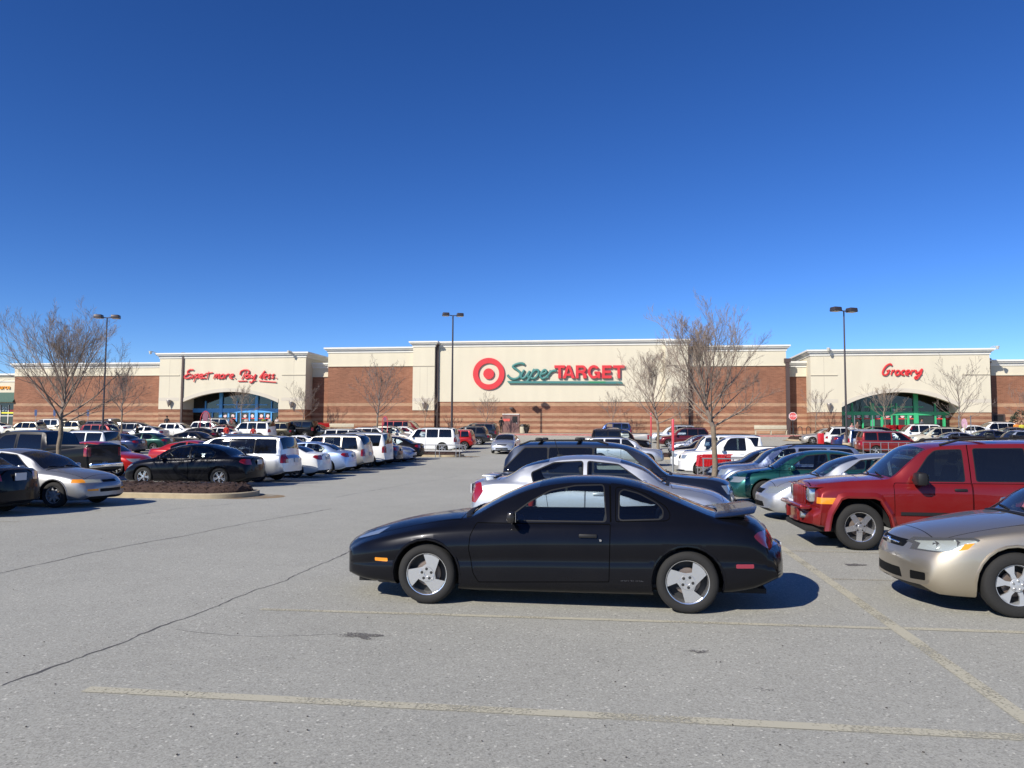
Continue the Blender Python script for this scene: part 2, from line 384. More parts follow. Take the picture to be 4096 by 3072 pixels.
# rust stained dirt washed off the islands
M_DIRT = worn_paint('washed_dirt', (.30, .21, .11), .45, .6)
b = MB()
for (cx, cy, rx, ry) in ((-10.9, 21.2, 1.25, .9), (-11.2, 51.9, 1.6, .9), (16.5, 77.7, 1.4, 1.0)):
    b.add([(cx+rx*math.cos(t*.21), cy+ry*math.sin(t*.21), gz(cy+ry*math.sin(t*.21))+.004) for t in range(30)], [tuple(range(30))])
tag(b.obj('dirt_stain', M_DIRT), kind='structure')
# pavement in front of the store
b = MB(); b.box(-90, 60, 82.3, 88.4, 1.6, 1.97+.0)
b = MB(); X0, X1 = -90, 60
b.add([(X0, 82.3, 1.97), (X1, 82.3, 1.97), (X1, 89.5, 2.2), (X0, 89.5, 2.2), (X0, 82.3, 1.95), (X1, 82.3, 1.95)], [(0, 1, 2, 3)])
tag(b.obj('pavement', mat('pavement_concrete', (.36, .31, .24), .85, bump=.2, var=.1, vscale=1)), kind='structure')
b = MB(); b.box(X0, X1, 82.12, 82.298, 1.7, 1.975); b.box(X0, X1, 82.298, 82.75, 1.9, 1.99)
tag(b.obj('red_kerb', M_KERBRED), kind='structure')

# ================================================================ STORE
BASE = 2.1
def brick_mat(name, stripes=True):
    m = bpy.data.materials.new(name); m.use_nodes = True; n = m.node_tree; p = n.nodes['Principled BSDF']; L = n.links.new
    tc = n.nodes.new('ShaderNodeTexCoord'); sx = n.nodes.new('ShaderNodeSeparateXYZ'); L(tc.outputs['Object'], sx.inputs[0])
    ad = n.nodes.new('ShaderNodeMath'); L(sx.outputs['X'], ad.inputs[0]); L(sx.outputs['Y'], ad.inputs[1])
    cb = n.nodes.new('ShaderNodeCombineXYZ'); L(ad.outputs[0], cb.inputs[0]); L(sx.outputs['Z'], cb.inputs[1])
    def br(c1, c2, mo):
        t = n.nodes.new('ShaderNodeTexBrick'); L(cb.outputs[0], t.inputs[0]); t.inputs['Scale'].default_value = 1
        t.inputs['Brick Width'].default_value = .40; t.inputs['Row Height'].default_value = .10; t.inputs['Mortar Size'].default_value = .008
        t.inputs['Color1'].default_value = (*c1, 1); t.inputs['Color2'].default_value = (*c2, 1); t.inputs['Mortar'].default_value = (*mo, 1); t.inputs['Bias'].default_value = 0
        return t
    a = br((.190, .070, .037), (.275, .113, .062), (.28, .18, .12)); c = br((.33, .19, .11), (.42, .255, .155), (.36, .25, .17))
    mx = n.nodes.new('ShaderNodeMix'); mx.data_type = 'RGBA'; L(a.outputs[0], mx.inputs[6]); L(c.outputs[0], mx.inputs[7])
    if stripes:
        r = n.nodes.new('ShaderNodeValToRGB'); r.color_ramp.interpolation = 'CONSTANT'; s = n.nodes.new('ShaderNodeMapRange')
        s.inputs[1].default_value = BASE; s.inputs[2].default_value = BASE+4; L(sx.outputs['Z'], s.inputs[0]); L(s.outputs[0], r.inputs[0])
        seq = []
        for lo, hi in ((.08, .40), (.74, 1.04), (1.34, 1.64), (1.94, 2.24), (3.02, 3.36)): seq += [(lo/4, 1), (hi/4, 0)]
        r.color_ramp.elements[0].position = 0; r.color_ramp.elements[0].color = (0, 0, 0, 1); r.color_ramp.elements.remove(r.color_ramp.elements[1])
        for ps, v in seq: e = r.color_ramp.elements.new(ps); e.color = (v, v, v, 1)
        L(r.outputs[0], mx.inputs[0])
    else: mx.inputs[0].default_value = 0
    no = n.nodes.new('ShaderNodeTexNoise'); no.inputs['Scale'].default_value = .5; no.inputs['Detail'].default_value = 8; L(tc.outputs['Object'], no.inputs[0])
    mr = n.nodes.new('ShaderNodeMapRange'); mr.inputs[1].default_value = .3; mr.inputs[2].default_value = .7; mr.inputs[3].default_value = .86; mr.inputs[4].default_value = 1.14; L(no.outputs[0], mr.inputs[0])
    v = n.nodes.new('ShaderNodeVectorMath'); v.operation = 'SCALE'; L(mx.outputs[2], v.inputs[0]); L(mr.outputs[0], v.inputs['Scale'])
    L(v.outputs[0], p.inputs['Base Color']); p.inputs['Roughness'].default_value = .9
    return m
M_BRICK = brick_mat('striped_brick'); M_PLAIN = brick_mat('plain_brick', False)
def stucco(name, col):
    m = mat(name, col, .9, bump=.15, bscale=30); n = m.node_tree; p = n.nodes['Principled BSDF']; L = n.links.new
    tc = n.nodes.new('ShaderNodeTexCoord'); mp = n.nodes.new('ShaderNodeMapping'); mp.inputs['Scale'].default_value = (.9, .9, .18); L(tc.outputs['Object'], mp.inputs[0])
    no = n.nodes.new('ShaderNodeTexNoise'); no.inputs['Scale'].default_value = 1; no.inputs['Detail'].default_value = 8; L(mp.outputs[0], no.inputs[0])
    mr = n.nodes.new('ShaderNodeMapRange'); mr.inputs[1].default_value = .3; mr.inputs[2].default_value = .7; mr.inputs[3].default_value = .96; mr.inputs[4].default_value = 1.03; L(no.outputs[0], mr.inputs[0])
    v = n.nodes.new('ShaderNodeVectorMath'); v.operation = 'SCALE'; v.inputs[0].default_value = col; L(mr.outputs[0], v.inputs['Scale']); L(v.outputs[0], p.inputs['Base Color'])
    return m
M_STU = stucco('cream_stucco', (.62, .565, .435)); M_STU2 = stucco('grey_stucco_band', (.56, .51, .42)); M_COR = stucco('cornice_white', (.72, .70, .64))
M_JOINT = mat('stucco_joint', (.35, .31, .25), .9)
M_PIPE = mat('downspout_brown', (.07, .045, .04), .6)
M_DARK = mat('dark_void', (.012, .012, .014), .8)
M_SGL = glass('shop_glass', (.25, .3, .32), .02)
M_BLUE = mat('blue_frame', (.07, .32, .70), .45, coat=.3); M_GREEN = mat('green_frame', (.04, .42, .17), .45, coat=.3)
M_SRED = mat('sign_red', (.62, .028, .028), .4, coat=.3); M_TEAL = mat('sign_teal', (.05, .19, .17), .45, coat=.2); M_SGREEN = mat('sign_green', (.02, .22, .10), .5)
store = empty('store_building', (0, 88, BASE), 0, 'long cream and striped brick superstore across the back of the parking lot', 'store')
def sp(b, name, m, **k):
    o = b.obj(name, m, None, **k); o.parent = store; o.matrix_parent_inverse = Matrix.Translation((0, -88, -BASE)); return o
YB = 150
def cornice(x0, x1, y0, zt, left=True, right=True, hh=.62, yb=YB):
    b = MB(); yb = y0+4 if yb is None else yb
    for (o, z0, z1) in ((.08, -hh, -hh*.68), (.16, -hh*.68, -hh*.5), (.30, -hh*.5, -hh*.28), (.42, -hh*.28, 0)):
        b.box(x0-(o if left else 0), x1+(o if right else 0), y0-o, yb, zt+z0, zt+z1)
    return sp(b, 'cornice', M_COR)
def wing(name, px0, px1, pyt0, pyt1, pyb0, pyb1, ys, xt=(0, 0), cl=True, cr=True, yb=YB, edge0=0, edge1=0, stu=True):
    x0, _ = fp(px0, 1550, ys); x1, _ = fp(px1, 1550, ys); x0 += edge0; x1 += edge1
    zt = (fp(px0, pyt0, ys)[1]+fp(px1, pyt1, ys)[1])/2; zb = (fp(px0, pyb0, ys)[1]+fp(px1, pyb1, ys)[1])/2
    b = MB(); b.box(x0, x1, ys, yb, BASE-.5, zb); sp(b, 'brick_wall', M_BRICK)
    b = MB(); b.box(x0, x1, ys-.06, yb, zb, zt-.3); b.box(x0, x1, ys-.12, ys-.06, zb, zb+.12); sp(b, 'stucco_wall', M_STU)
    cornice(x0, x1, ys-.06, zt, cl, cr, yb=yb)
    return x0, x1, zt, zb
wing('l', 58, 660, 1450, 1455, 1503, 1505, 88, edge1=.6, cr=False)
wing('lr', 1200, 1330, 1453, 1453, 1508, 1509, 88, edge1=.6, cl=False, cr=False)
xl, xr_, zt_c1, zb_c1 = wing('c1', 1311, 1660, 1393, 1387, 1467, 1465, 87, edge1=.3, cr=False)
wing('c3', 2745, 3146, 1382, 1383, 1464, 1465, 87, edge0=-.3, cl=False)
wing('rl', 3130, 3260, 1446, 1447, 1506, 1507, 88, edge0=-.5, cl=False, cr=False)
wing('rr', 3940, 4400, 1441, 1436, 1502, 1500, 88, edge0=-.5, cl=False)
# centre block: pilaster left, broad panel, pilaster right
def stublock(px0, px1, pyt, pyj, pyk, ys, top_only=False, cl=True, cr=True, edge=(0, 0), band=True, joint=True):
    x0 = fp(px0, 1550, ys)[0]+edge[0]; x1 = fp(px1, 1550, ys)[0]+edge[1]; xm = (px0+px1)/2
    zt = fp(xm, pyt, ys)[1]; zj = fp(xm, pyj, ys)[1]; zk = fp(xm, pyk, ys)[1]
    b = MB(); b.box(x0, x1, ys, YB, BASE-.5, zk); sp(b, 'brick_wall', M_BRICK)
    b = MB(); b.box(x0-.0, x1, ys-.05, YB, zk, zt-.3)
    if joint: b.box(x0, x1, ys-.054, ys-.05, zj-.05, zj+.05, 1); b.box(x0, x1, ys-.10, ys-.054, zj+.05, zj+.12, 0)
    if band: b.box(x0, x1, ys-.056, ys-.05, zk+1.02, zk+1.4, 2)
    for k in range(1, 3):
        xx = x0+(x1-x0)*k/3
        if joint: b.box(xx-.012, xx+.012, ys-.053, ys-.05, zk+1.5, zj-.1, 1)
    sp(b, 'stucco_wall', [M_STU, M_JOINT, M_STU2]); cornice(x0, x1, ys-.05, zt, cl, cr)
    return x0, x1, zt, zk
stublock(1651, 1738, 1366, 1466, 1641, 86.2)
xp0, xp1, ztc, zkc = stublock(1735, 2680, 1362, 1466, 1607, 86.8, cl=False, cr=False, edge=(-.2, .2), band=False, joint=False)
stublock(2662, 2753, 1358, 1464, 1607, 86.2, cl=False, band=False)
# downspouts
for (px, pt, ys, wd) in ((727, 1425, 85.8, .11), (1747, 1385, 86.5, .13), (2757, 1395, 86.6, .11), (3152, 1450, 86.7, .2), (3961, 1450, 87.6, .12)):
    x = fp(px, 1550, ys)[0]; zt = fp(px, pt, ys)[1]; b = MB(); b.box(x-wd, x+wd, ys, ys+.16, BASE, zt); b.box(x-wd*1.7, x+wd*1.7, ys-.04, ys+.2, zt, zt+.45)
    for k in range(4): b.box(x-wd-.02, x+wd+.02, ys-.012, ys+.17, BASE+1.2+2*k, BASE+1.26+2*k)
    sp(b, 'downspout', M_PIPE)
# entrance blocks with arch
def entrance(pxs, pyt, pyj, pyk, arch, ys, frame, verts, hdr, decals, thin, num, name):
    x0 = fp(pxs[0], 1550, ys)[0]; x1 = fp(pxs[1], 1550, ys)[0]; pm = (pxs[0]+pxs[1])/2
    zt = fp(pm, pyt, ys)[1]; zj = fp(pm, pyj, ys)[1]; zk = fp(pm, pyk, ys)[1]
    (ax0, ay0), (axm, aym), (ax1, ay1) = arch
    A = fp(ax0, ay0, ys); Mi = fp(axm, aym, ys); B = fp(ax1, ay1, ys)
    xc = (A[0]+B[0])/2; hw = (B[0]-A[0])/2; zs = (A[1]+B[1])/2; za = Mi[1]
    rad = (hw*hw+(za-zs)**2)/(2*(za-zs)); cz = za-rad; half = math.asin(hw/rad)
    def arc(rr, n_=28, hf=half): return [(xc+rr*math.sin(-hf+2*hf*i/n_), cz+rr*math.cos(-hf+2*hf*i/n_)) for i in range(n_+1)]
    th = .45
    b = MB(); b.box(x0, A[0], ys, ys+th, BASE-.5, zk); sp(b, 'brick_pier', M_BRICK)
    b = MB(); b.box(B[0], x1, ys, ys+th, BASE-.5, zk); sp(b, 'brick_pier', M_BRICK)
    b = MB()
    loop = [(x0, zk), (A[0], zk)] + arc(rad) + [(B[0], zk), (x1, zk), (x1, zt-.3), (x0, zt-.3)]
    b.poly([loop], XZat(ys+th), th+.04, 0)
    # raised arch band
    ro = rad+.42; hf2 = math.asin(min(.99, hw/ro))
    b.poly([arc(rad+.001) + list(reversed([(xc+ro*math.sin(-hf2+2*hf2*i/28), cz+ro*math.cos(-hf2+2*hf2*i/28)) for i in range(29)]))], XZat(ys-.041), .05, 2)
    for (u0, u1) in ((x0, A[0]-.35), (B[0]+.35, x1)):
        b.box(u0, u1, ys-.05, ys-.041, zk+1.0, zk+1.38, 2); b.box(u0, u1, ys-.046, ys-.041, zj-.05, zj+.05, 1); b.box(u0, u1, ys-.1, ys-.047, zj+.05, zj+.12, 0)
        xx = (u0+u1)/2; b.box(xx-.012, xx+.012, ys-.045, ys-.041, zk+1.5, zt-.8, 1)
    sp(b, 'stucco_wall', [M_STU, M_JOINT, M_STU2])
    cornice(x0, x1, ys-.05, zt)
    # returns, roof and porch
    yw = ys+2.6
    b = MB(); b.box(x0+.003, x0+.5, ys+th, 100, BASE-.5, zk); sp(b, 'brick_side_wall', M_BRICK)
    b = MB(); b.box(x1-.5, x1-.003, ys+th, 100, BASE-.5, zk); sp(b, 'brick_side_wall', M_BRICK)
    b = MB(); b.box(x0+.003, x0+.5, ys+th, 100, zk, zt-.3); b.box(x1-.5, x1-.003, ys+th, 100, zk, zt-.3); b.box(x0+.5, x1-.5, ys+th, 100, zt-.7, zt-.35)
    sp(b, 'stucco_side_wall', M_STU)
    b = MB(); b.box(x0+.5, A[0]-.001, ys+th, yw+.3, BASE-.5, zk, 1); b.box(B[0]+.001, x1-.5, ys+th, yw+.3, BASE-.5, zk, 1)
    b.box(x0+.5, A[0]-.001, ys+th, yw+.3, zk, za+.25, 0); b.box(B[0]+.001, x1-.5, ys+th, yw+.3, zk, za+.25, 0)
    b.box(x0+.5, x1-.5, ys+th, yw+.3, za+.25, za+.4, 0); sp(b, 'porch_wall', [M_STU, M_BRICK])
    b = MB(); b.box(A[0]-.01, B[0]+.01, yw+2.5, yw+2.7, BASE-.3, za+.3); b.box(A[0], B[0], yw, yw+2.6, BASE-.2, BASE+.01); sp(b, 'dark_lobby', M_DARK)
    b = MB(); b.box(A[0], B[0], yw+.02, yw+.05, BASE, za+.26); sp(b, 'window_pane', M_SGL)
    # frame
    b = MB(); hz0 = fp(pm, hdr[1], yw)[1]; hz1 = fp(pm, hdr[0], yw)[1]
    b.box(A[0], B[0], yw-.14, yw+.0, hz0, hz1); zz = fp(pm, thin, yw)[1]; b.box(A[0]+3.0, B[0]-2.6, yw-.06, yw, zz-.06, zz+.06)
    for (px, wpx, full) in verts:
        x = fp(px, 1650, yw)[0]; hwd = wpx/2*yw/FPX; b.box(x-hwd, x+hwd, yw-(.2 if full == 2 else .12), yw-.001 if full == 2 else yw-.002, BASE, za+.24 if full == 2 else (hz1+.9 if full else hz0))
    sp(b, 'window_frame', frame)
    for px in decals:
        x = fp(px, 1665, yw)[0]; zc = fp(px, 1664, yw)[1]
        b = MB(); b.box(x-.5, x+.5, yw-.035, yw-.005, BASE+.02, hz0-.02, 0)
        for q in (-.5, .42): b.box(x+q, x+q+.08, yw-.07, yw-.036, BASE+.02, hz0-.02, 1)
        b.box(x-.42, x+.42, yw-.07, yw-.036, BASE+.02, BASE+.16, 1)
        b.box(x-.40, x+.40, yw-.045, yw-.036, zc-.34, zc-.25, 2)
        b.lathe([(.12, -.005), (.19, -.005)], 20, 'y', (x, yw-.046, zc), 3); b.lathe([(0, -.005), (.08, -.005)], 16, 'y', (x, yw-.046, zc), 3); b.lathe([(0, -.003), (.2, -.003)], 20, 'y', (x, yw-.042, zc), 2)
        sp(b, 'door', [M_SGL, frame, mat('decal_red', (.8, .06, .05), .5), mat('decal_white', (.85, .8, .78), .5)])
    x, z = fp(num[0], num[1], yw-.07); t = text_mesh(num[2], .34, XZat(0), .02, 'house_number', mat('number_white', (.85, .85, .82), .5)); t.location = (x, yw-.08, z)
    t.parent = store; t.matrix_parent_inverse = Matrix.Translation((0, -88, -BASE))
    return x0, x1, zt
entrance((637, 1222), 1411, 1503, 1637, ((727, 1610), (935, 1567), (1114, 1612)), 86, M_BLUE,
         ((769, 8, 2), (823, 6, 1), (885, 14, 2), (948, 6, 1), (965, 4, 0), (1028, 13, 2), (1087, 6, 1), (851, 6, 0), (916, 8, 0), (1000, 7, 0)), (1634, 1650),
         (901, 932, 981, 1010, 1046, 1072), 1619, (955, 1631, '900'), 'w')
entrance((3243, 3962), 1397, 1502, 1649, ((3366, 1618), (3610, 1569), (3838, 1640)), 86, M_GREEN,
         ((3408, 6, 1), (3488, 14, 1), (3565, 6, 1), (3585, 6, 1), (3662, 16, 2), (3740, 6, 1), (3450, 5, 0), (3525, 8, 0), (3632, 6, 0), (3776, 6, 0), (3806, 6, 0)), (1647, 1661),
         (3397, 3434, 3466, 3511, 3549, 3609, 3638, 3757, 3789), 1628, (3574, 1641, '900'), 'e')
# side doorway right of the grocery entrance
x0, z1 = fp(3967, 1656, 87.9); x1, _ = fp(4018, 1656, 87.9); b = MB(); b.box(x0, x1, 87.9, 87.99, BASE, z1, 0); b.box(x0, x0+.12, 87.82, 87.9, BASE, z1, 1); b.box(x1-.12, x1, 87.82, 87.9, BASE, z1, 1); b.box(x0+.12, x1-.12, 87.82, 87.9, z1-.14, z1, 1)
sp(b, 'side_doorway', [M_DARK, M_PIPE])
# brown service door in the centre block
ys = 86.8; x0, z1 = fp(2010, 1655, ys); x1, _ = fp(2077, 1655, ys)
b = MB(); b.box(x0, x1, ys-.07, ys-.002, BASE, z1-.1, 0); b.box(x0-.02, x1+.02, ys-.11, ys-.07+.066, z1-.1, z1, 1)
xm = (x0+x1)/2; b.box(xm-.012, xm+.012, ys-.075, ys-.07, BASE, z1-.12, 3)
d = sp(b, 'service_door', [mat('door_brown', (.19, .10, .085), .6, var=.1), M_COR, M_SRED, M_DARK])
def dchild(b, name, m): o = b.obj(name, m, None); o.parent = d; return o
a, z = fp(2013, 1675, ys); a2, z2 = fp(2041, 1685, ys); b = MB(); b.box(a, a2, ys-.085, ys-.076, z2, z); dchild(b, 'door_sign', mat('door_sign_red', (.70, .12, .09), .5))
a, z = fp(2050, 1665, ys); a2, z2 = fp(2070, 1691, ys); b = MB(); b.box(a, a2, ys-.083, ys-.071, z2, z); dchild(b, 'door_window', M_DARK)
b = MB(); b.bbox(x1-.3, x1-.22, ys-.14, ys-.071, BASE+1.0, BASE+1.15, .02); dchild(b, 'handle', mat('steel', (.5, .5, .5), .35, .9))
# sconces and wall lamp
M_LAMPM = mat('sconce_metal', (.30, .27, .25), .4, .5)
for (px, py, ys) in ((677, 1612, 85.8), (1166, 1619, 85.8), (1697, 1622, 86.0), (3316, 1627, 85.8)):
    x, z = fp(px, py, ys); b = MB(); b.lathe([(.02, -.5), (.1, -.3), (.22, .05), (.27, .3), (.24, .36), (0, .36)], 14, 'z', (x, ys-.12, z)); b.tube([(x, ys-.1, z+.1), (x, ys+.16, z+.1)], .05)
    sp(b, 'wall_lamp', M_LAMPM)
x, z = fp(2046, 1634, 86.6); b = MB(); b.bbox(x-.2, x+.2, 86.35, 86.75, z-.12, z+.14, .04); sp(b, 'wall_lamp', M_PIPE)
# parapet flood lamps on arms
M_FL = mat('floodlight_metal', (.6, .58, .52), .4, .3)
for (px, py, px2, py2, ys) in ((602, 1410, 625, 1412, 85.2), (1155, 1408, 1175, 1420, 85.2), (3314, 1397, 3324, 1404, 85.2), (3990, 1390, 3962, 1390, 85.3)):
    x, z = fp(px, py, ys); xa, za = fp(px2, py2, ys+.6); b = MB(); b.tube([(x, ys, z), ((x+xa)/2, ys+.3, max(z, za)+.12), (xa, ys+.6, za)], .035)
    b.lathe([(0, -.2), (.1, -.2), (.2, .12), (.2, .16), (0, .16)], 12, 'z', (x, ys, z)); sp(b, 'floodlight', M_FL)

# ================================================================ SIGNS
def cr(pts, k=5):
    P = [Vector(p) for p in pts]; out = []
    for i in range(len(P)-1):
        p0 = P[max(i-1, 0)]; p1 = P[i]; p2 = P[i+1]; p3 = P[min(i+2, len(P)-1)]
        for j in range(k):
            t = j/k; out.append(.5*((2*p1)+(p2-p0)*t+(2*p0-5*p1+4*p2-p3)*t*t+(3*p1-p0-3*p2+p3)*t**3))
    return out+[P[-1]]
def script(strokes, ox, oy, ys, rad, sc_=3.16):
    b = MB()
    for s in strokes:
        P = [fp(ox+a/sc_, oy+c/sc_, ys) for a, c in s]; P = [Vector((x, ys, z)) for x, z in P]; P = cr(P, 5) if len(P) > 2 else P
        n_ = len(P); b.tube(P, [rad*(.72 if i in (0, n_-1) else 1) for i in range(n_)], 8, 0, True, (1, .75, 1))
    return b
ys = 86.58
sg = empty('emblem_sign', (0, 0, 0), 0, 'large red ring and dot emblem left of the teal and red lettering', 'sign')
cx, cz = fp(1954.5, 1495, ys); rr = (fp(2018, 1495, ys)[0]-fp(1892, 1495, ys)[0])/2
b = MB(); ri = rr*.665
b.lathe([(ri, 0), (rr, 0), (rr, .3), (ri, .3), (ri, 0)], 64, 'y', (cx, ys-.02, cz)); b.obj('ring', M_SRED, sg)
b = MB(); b.lathe([(0, 0), (rr*.34, 0), (rr*.34, .3)], 48, 'y', (cx, ys-.02, cz)); b.obj('dot', M_SRED, sg)
st1 = [[(945,880),(905,863),(850,870),(805,890),(798,912),(840,940),(882,975),(888,1012),(858,1048),(800,1062),(750,1040),(726,1008)],
 [(940,945),(905,1005),(900,1040),(930,1052),(975,1010),(1008,960)], [(1010,958),(985,1020),(1003,1048)],
 [(1065,932),(1010,1040),(965,1110)], [(1035,990),(1078,950),(1112,952),(1122,978),(1095,1032),(1050,1055),(1022,1045)],
 [(1148,1002),(1200,988),(1218,962),(1190,948),(1155,985),(1143,1030),(1170,1056),(1215,1038),(1242,1010)],
 [(1270,950),(1232,1050)], [(1242,1015),(1280,968),(1325,955),(1345,968)]]
tl = empty('script_sign', (0, 0, 0), 0, 'teal handwritten word with long underline right of the red ring emblem', 'sign')
b = script(st1, 1800, 1180, ys, .14); b.obj('script_lettering', M_TEAL, tl)
b = MB(); A = fp(1800+722/3.16, 1180+1088/3.16, ys); B_ = fp(1800+2165/3.16, 1180+1092/3.16, ys); C1 = fp(1800+2192/3.16, 1180+1122/3.16, ys); D = fp(1800+742/3.16, 1180+1116/3.16, ys)
b.poly([[D, C1, B_, A]], XZat(ys+.1), .2); b.obj('underline', M_TEAL, tl)
b = MB(); a_ = fp(1800+1750/3.16, 1180+1091/3.16, ys); c_ = fp(1800+1965/3.16, 1180+1112/3.16, ys); b.box(a_[0], c_[0], ys-.115, ys-.101, c_[1], a_[1]); b.obj('green_repair_patch', M_SGREEN, tl)
# block capitals
def letters(name, label, defs, px, ys):
    e = empty(name, (0, 0, 0), 0, label, 'sign'); 
    for (ch, a, c) in defs:
        x0, z0 = fp(px+a/3.16, 1180+1054/3.16, ys); x1, z1 = fp(px+c/3.16, 1180+889/3.16, ys); W_ = x1-x0; H_ = z1-z0
        t = .215*H_
        def P(pts): return [(x0+u*W_, z0+v*H_) for u, v in pts]
        tu = t/W_; tv = t/H_; c0 = .5
        if ch == 'T': L_ = [P([(c0-tu/2, 0), (c0+tu/2, 0), (c0+tu/2, 1-tv), (1, 1-tv), (1, 1), (0, 1), (0, 1-tv), (c0-tu/2, 1-tv)])]
        elif ch == 'E': L_ = [P([(0, 0), (1, 0), (1, tv), (tu, tv), (tu, .5-tv*.45), (.93, .5-tv*.45), (.93, .5+tv*.45), (tu, .5+tv*.45), (tu, 1-tv), (1, 1-tv), (1, 1), (0, 1)])]
        elif ch == 'A': L_ = [P([(0, 0), (tu*1.1, 0), (tu*1.1+.07, .2), (1-tu*1.1-.07, .2), (1-tu*1.1, 0), (1, 0), (.5+tu*.6, 1), (.5-tu*.6, 1)]), P([(.345, .36), (.655, .36), (.5, .78)])]
        elif ch == 'R':
            bo = [(.62+.33*math.cos(R_(q)), .72+.28*math.sin(R_(q))) for q in range(90, -76, -15)]; bi = [(.6+.13*math.cos(R_(q)), .715+.10*math.sin(R_(q))) for q in range(-90, 91, 20)]
            L_ = [P([(0, 0), (tu, 0), (tu, .4), (.5, .4), (.64, .3), (.68, 0), (1, 0), (.96, .3), (.82, .45)] + list(reversed(bo)) + [(0, 1)]), P([(tu, .61)] + bi + [(tu, .82)])]
        elif ch == 'G':
            o_ = [(.5+.5*math.cos(R_(q)), .5+.52*math.sin(R_(q))) for q in range(35, 301, 12)]; i_ = [(.5+.27*math.cos(R_(q)), .5+.32*math.sin(R_(q))) for q in range(296, 34, -12)]
            L_ = [P(o_ + [(.80, .08), (.84, 0), (1, 0), (1, .53), (.54, .53), (.54, .36), (.76, .36), (.70, .24)] + i_)]
        b = MB(); b.poly(L_, XZat(ys+.13), .26); b.obj('letter', M_SRED, e)
letters('capital_letter_sign', 'row of red block capital letters above the teal underline', (('T', 1320, 1452), ('A', 1424, 1577), ('R', 1590, 1728), ('G', 1740, 1897), ('E', 1922, 2042), ('T', 2060, 2205)), 1800, ys)
st2 = [[(550,948),(512,942),(478,962),(478,990),(512,1000)], [(480,1000),(438,1028),(445,1052),(485,1050),(522,1028)],
 [(530,1000),(548,1055)], [(575,1000),(512,1058)], [(590,1000),(552,1098)], [(582,1012),(608,1000),(614,1028),(580,1052)],
 [(622,1032),(660,1017),(655,1000),(630,1008),(618,1040),(650,1055),(672,1040)], [(705,1005),(672,1012),(664,1045),(702,1052)],
 [(745,968),(718,1062)], [(702,990),(792,980)], [(822,1000),(802,1058)], [(812,1028),(845,1000),(833,1055)], [(838,1028),(876,1000),(864,1050),(885,1052)],
 [(912,1003),(888,1028),(903,1055),(936,1036),(932,1006),(912,1003)], [(960,1003),(945,1058)], [(955,1022),(985,1000),(1002,1006)],
 [(1012,1034),(1052,1017),(1046,1000),(1020,1008),(1008,1044),(1045,1058)], [(1070,1052),(1080,1054)],
 [(1210,962),(1158,1065)], [(1138,1010),(1150,965),(1200,945),(1247,957),(1243,992),(1190,1022)],
 [(1252,1010),(1215,1016),(1208,1050),(1240,1046),(1264,1010),(1255,1052)], [(1284,1010),(1274,1045),(1310,1036),(1337,1003),(1302,1085),(1270,1108),(1262,1088)], [(1112,1088),(1225,1086)], [(1315,1082),(1340,1078)],
 [(1382,1045),(1440,975),(1452,960),(1436,985),(1400,1040),(1412,1056)], [(1436,1034),(1476,1016),(1470,1000),(1444,1008),(1432,1045),(1466,1058)],
 [(1524,1000),(1495,1015),(1515,1040),(1487,1056)], [(1573,1000),(1545,1015),(1563,1040),(1537,1056)], [(1594,1050),(1602,1052)], [(1378,1085),(1595,1102)]]
e = empty('slogan_sign', (0, 0, 0), 0, 'red brush script slogan above the blue entrance', 'sign'); script(st2, 600, 1180, 85.83, .098).obj('script_lettering', M_SRED, e)
st3 = [[(1795,892),(1770,872),(1720,900),(1682,960),(1682,1003),(1722,1010),(1752,975),(1745,952)], [(1725,960),(1770,948)],
 [(1800,945),(1783,1012)], [(1792,972),(1830,945)], [(1860,953),(1838,985),(1855,1015),(1887,1000),(1890,962),(1860,953)],
 [(1962,952),(1927,960),(1915,1000),(1950,1012)], [(1972,992),(2015,977),(2010,952),(1980,962),(1968,1000),(2005,1015)],
 [(2048,945),(2032,1012)], [(2040,972),(2082,947)], [(2100,945),(2098,985),(2135,977),(2178,932)], [(2178,932),(2150,1010),(2108,1060),(2085,1042),(2150,1005),(2172,990)]]
e = empty('grocery_sign', (0, 0, 0), 0, 'red handwritten Grocery lettering above the green entrance', 'sign'); script(st3, 3000, 1180, 85.83, .098).obj('script_lettering', M_SRED, e)

# ================================================================ NEIGHBOUR SHOP
ns = empty('neighbour_shop', (-75, 89, BASE), 0, 'cream shop with green awning cut off at the left edge', 'shop')
def npart(b, name, m): o = b.obj(name, m); o.parent = ns; o.matrix_parent_inverse = Matrix.Translation((75, -89, -BASE)); return o
ys = 89.; xr = fp(61, 1550, 88)[0]-.02; z = lambda py: fp(20, py, ys)[1]
b = MB(); b.box(-110, xr, ys, 120, z(1700)-1.5, z(1497)-.2); npart(b, 'wall', M_STU)
b = MB(); b.box(-110, xr, ys-.35, ys, z(1501), z(1495)); b.box(-110, xr, ys-.2, ys, z(1505), z(1501)); b.box(-110, xr, ys-.1, ys, z(1527), z(1524)); npart(b, 'cornice', M_COR)
b = MB(); zt, zb = z(1570), z(1606); b.add([(-110, ys-.02, zt), (xr, ys-.02, zt), (xr, ys-1.3, zb), (-110, ys-1.3, zb), (-110, ys-1.3, zb-.15), (xr, ys-1.3, zb-.15), (xr, ys-.02, zb-.15)], [(0, 3, 2, 1), (3, 4, 5, 2), (1, 2, 5, 6)]); npart(b, 'awning', mat('awning_green', (.06, .115, .09), .8))
b = MB(); b.box(-110, xr-.05, ys-.02, ys-.002, BASE, z(1612)); npart(b, 'window_pane', mat('shop_window_dark', (.015, .018, .022), .1, coat=.5))
b = MB()
for px in (3, 35): x = fp(px, 1650, ys)[0]; b.box(x-.05, x+.05, ys-.1, ys-.021, BASE, z(1620))
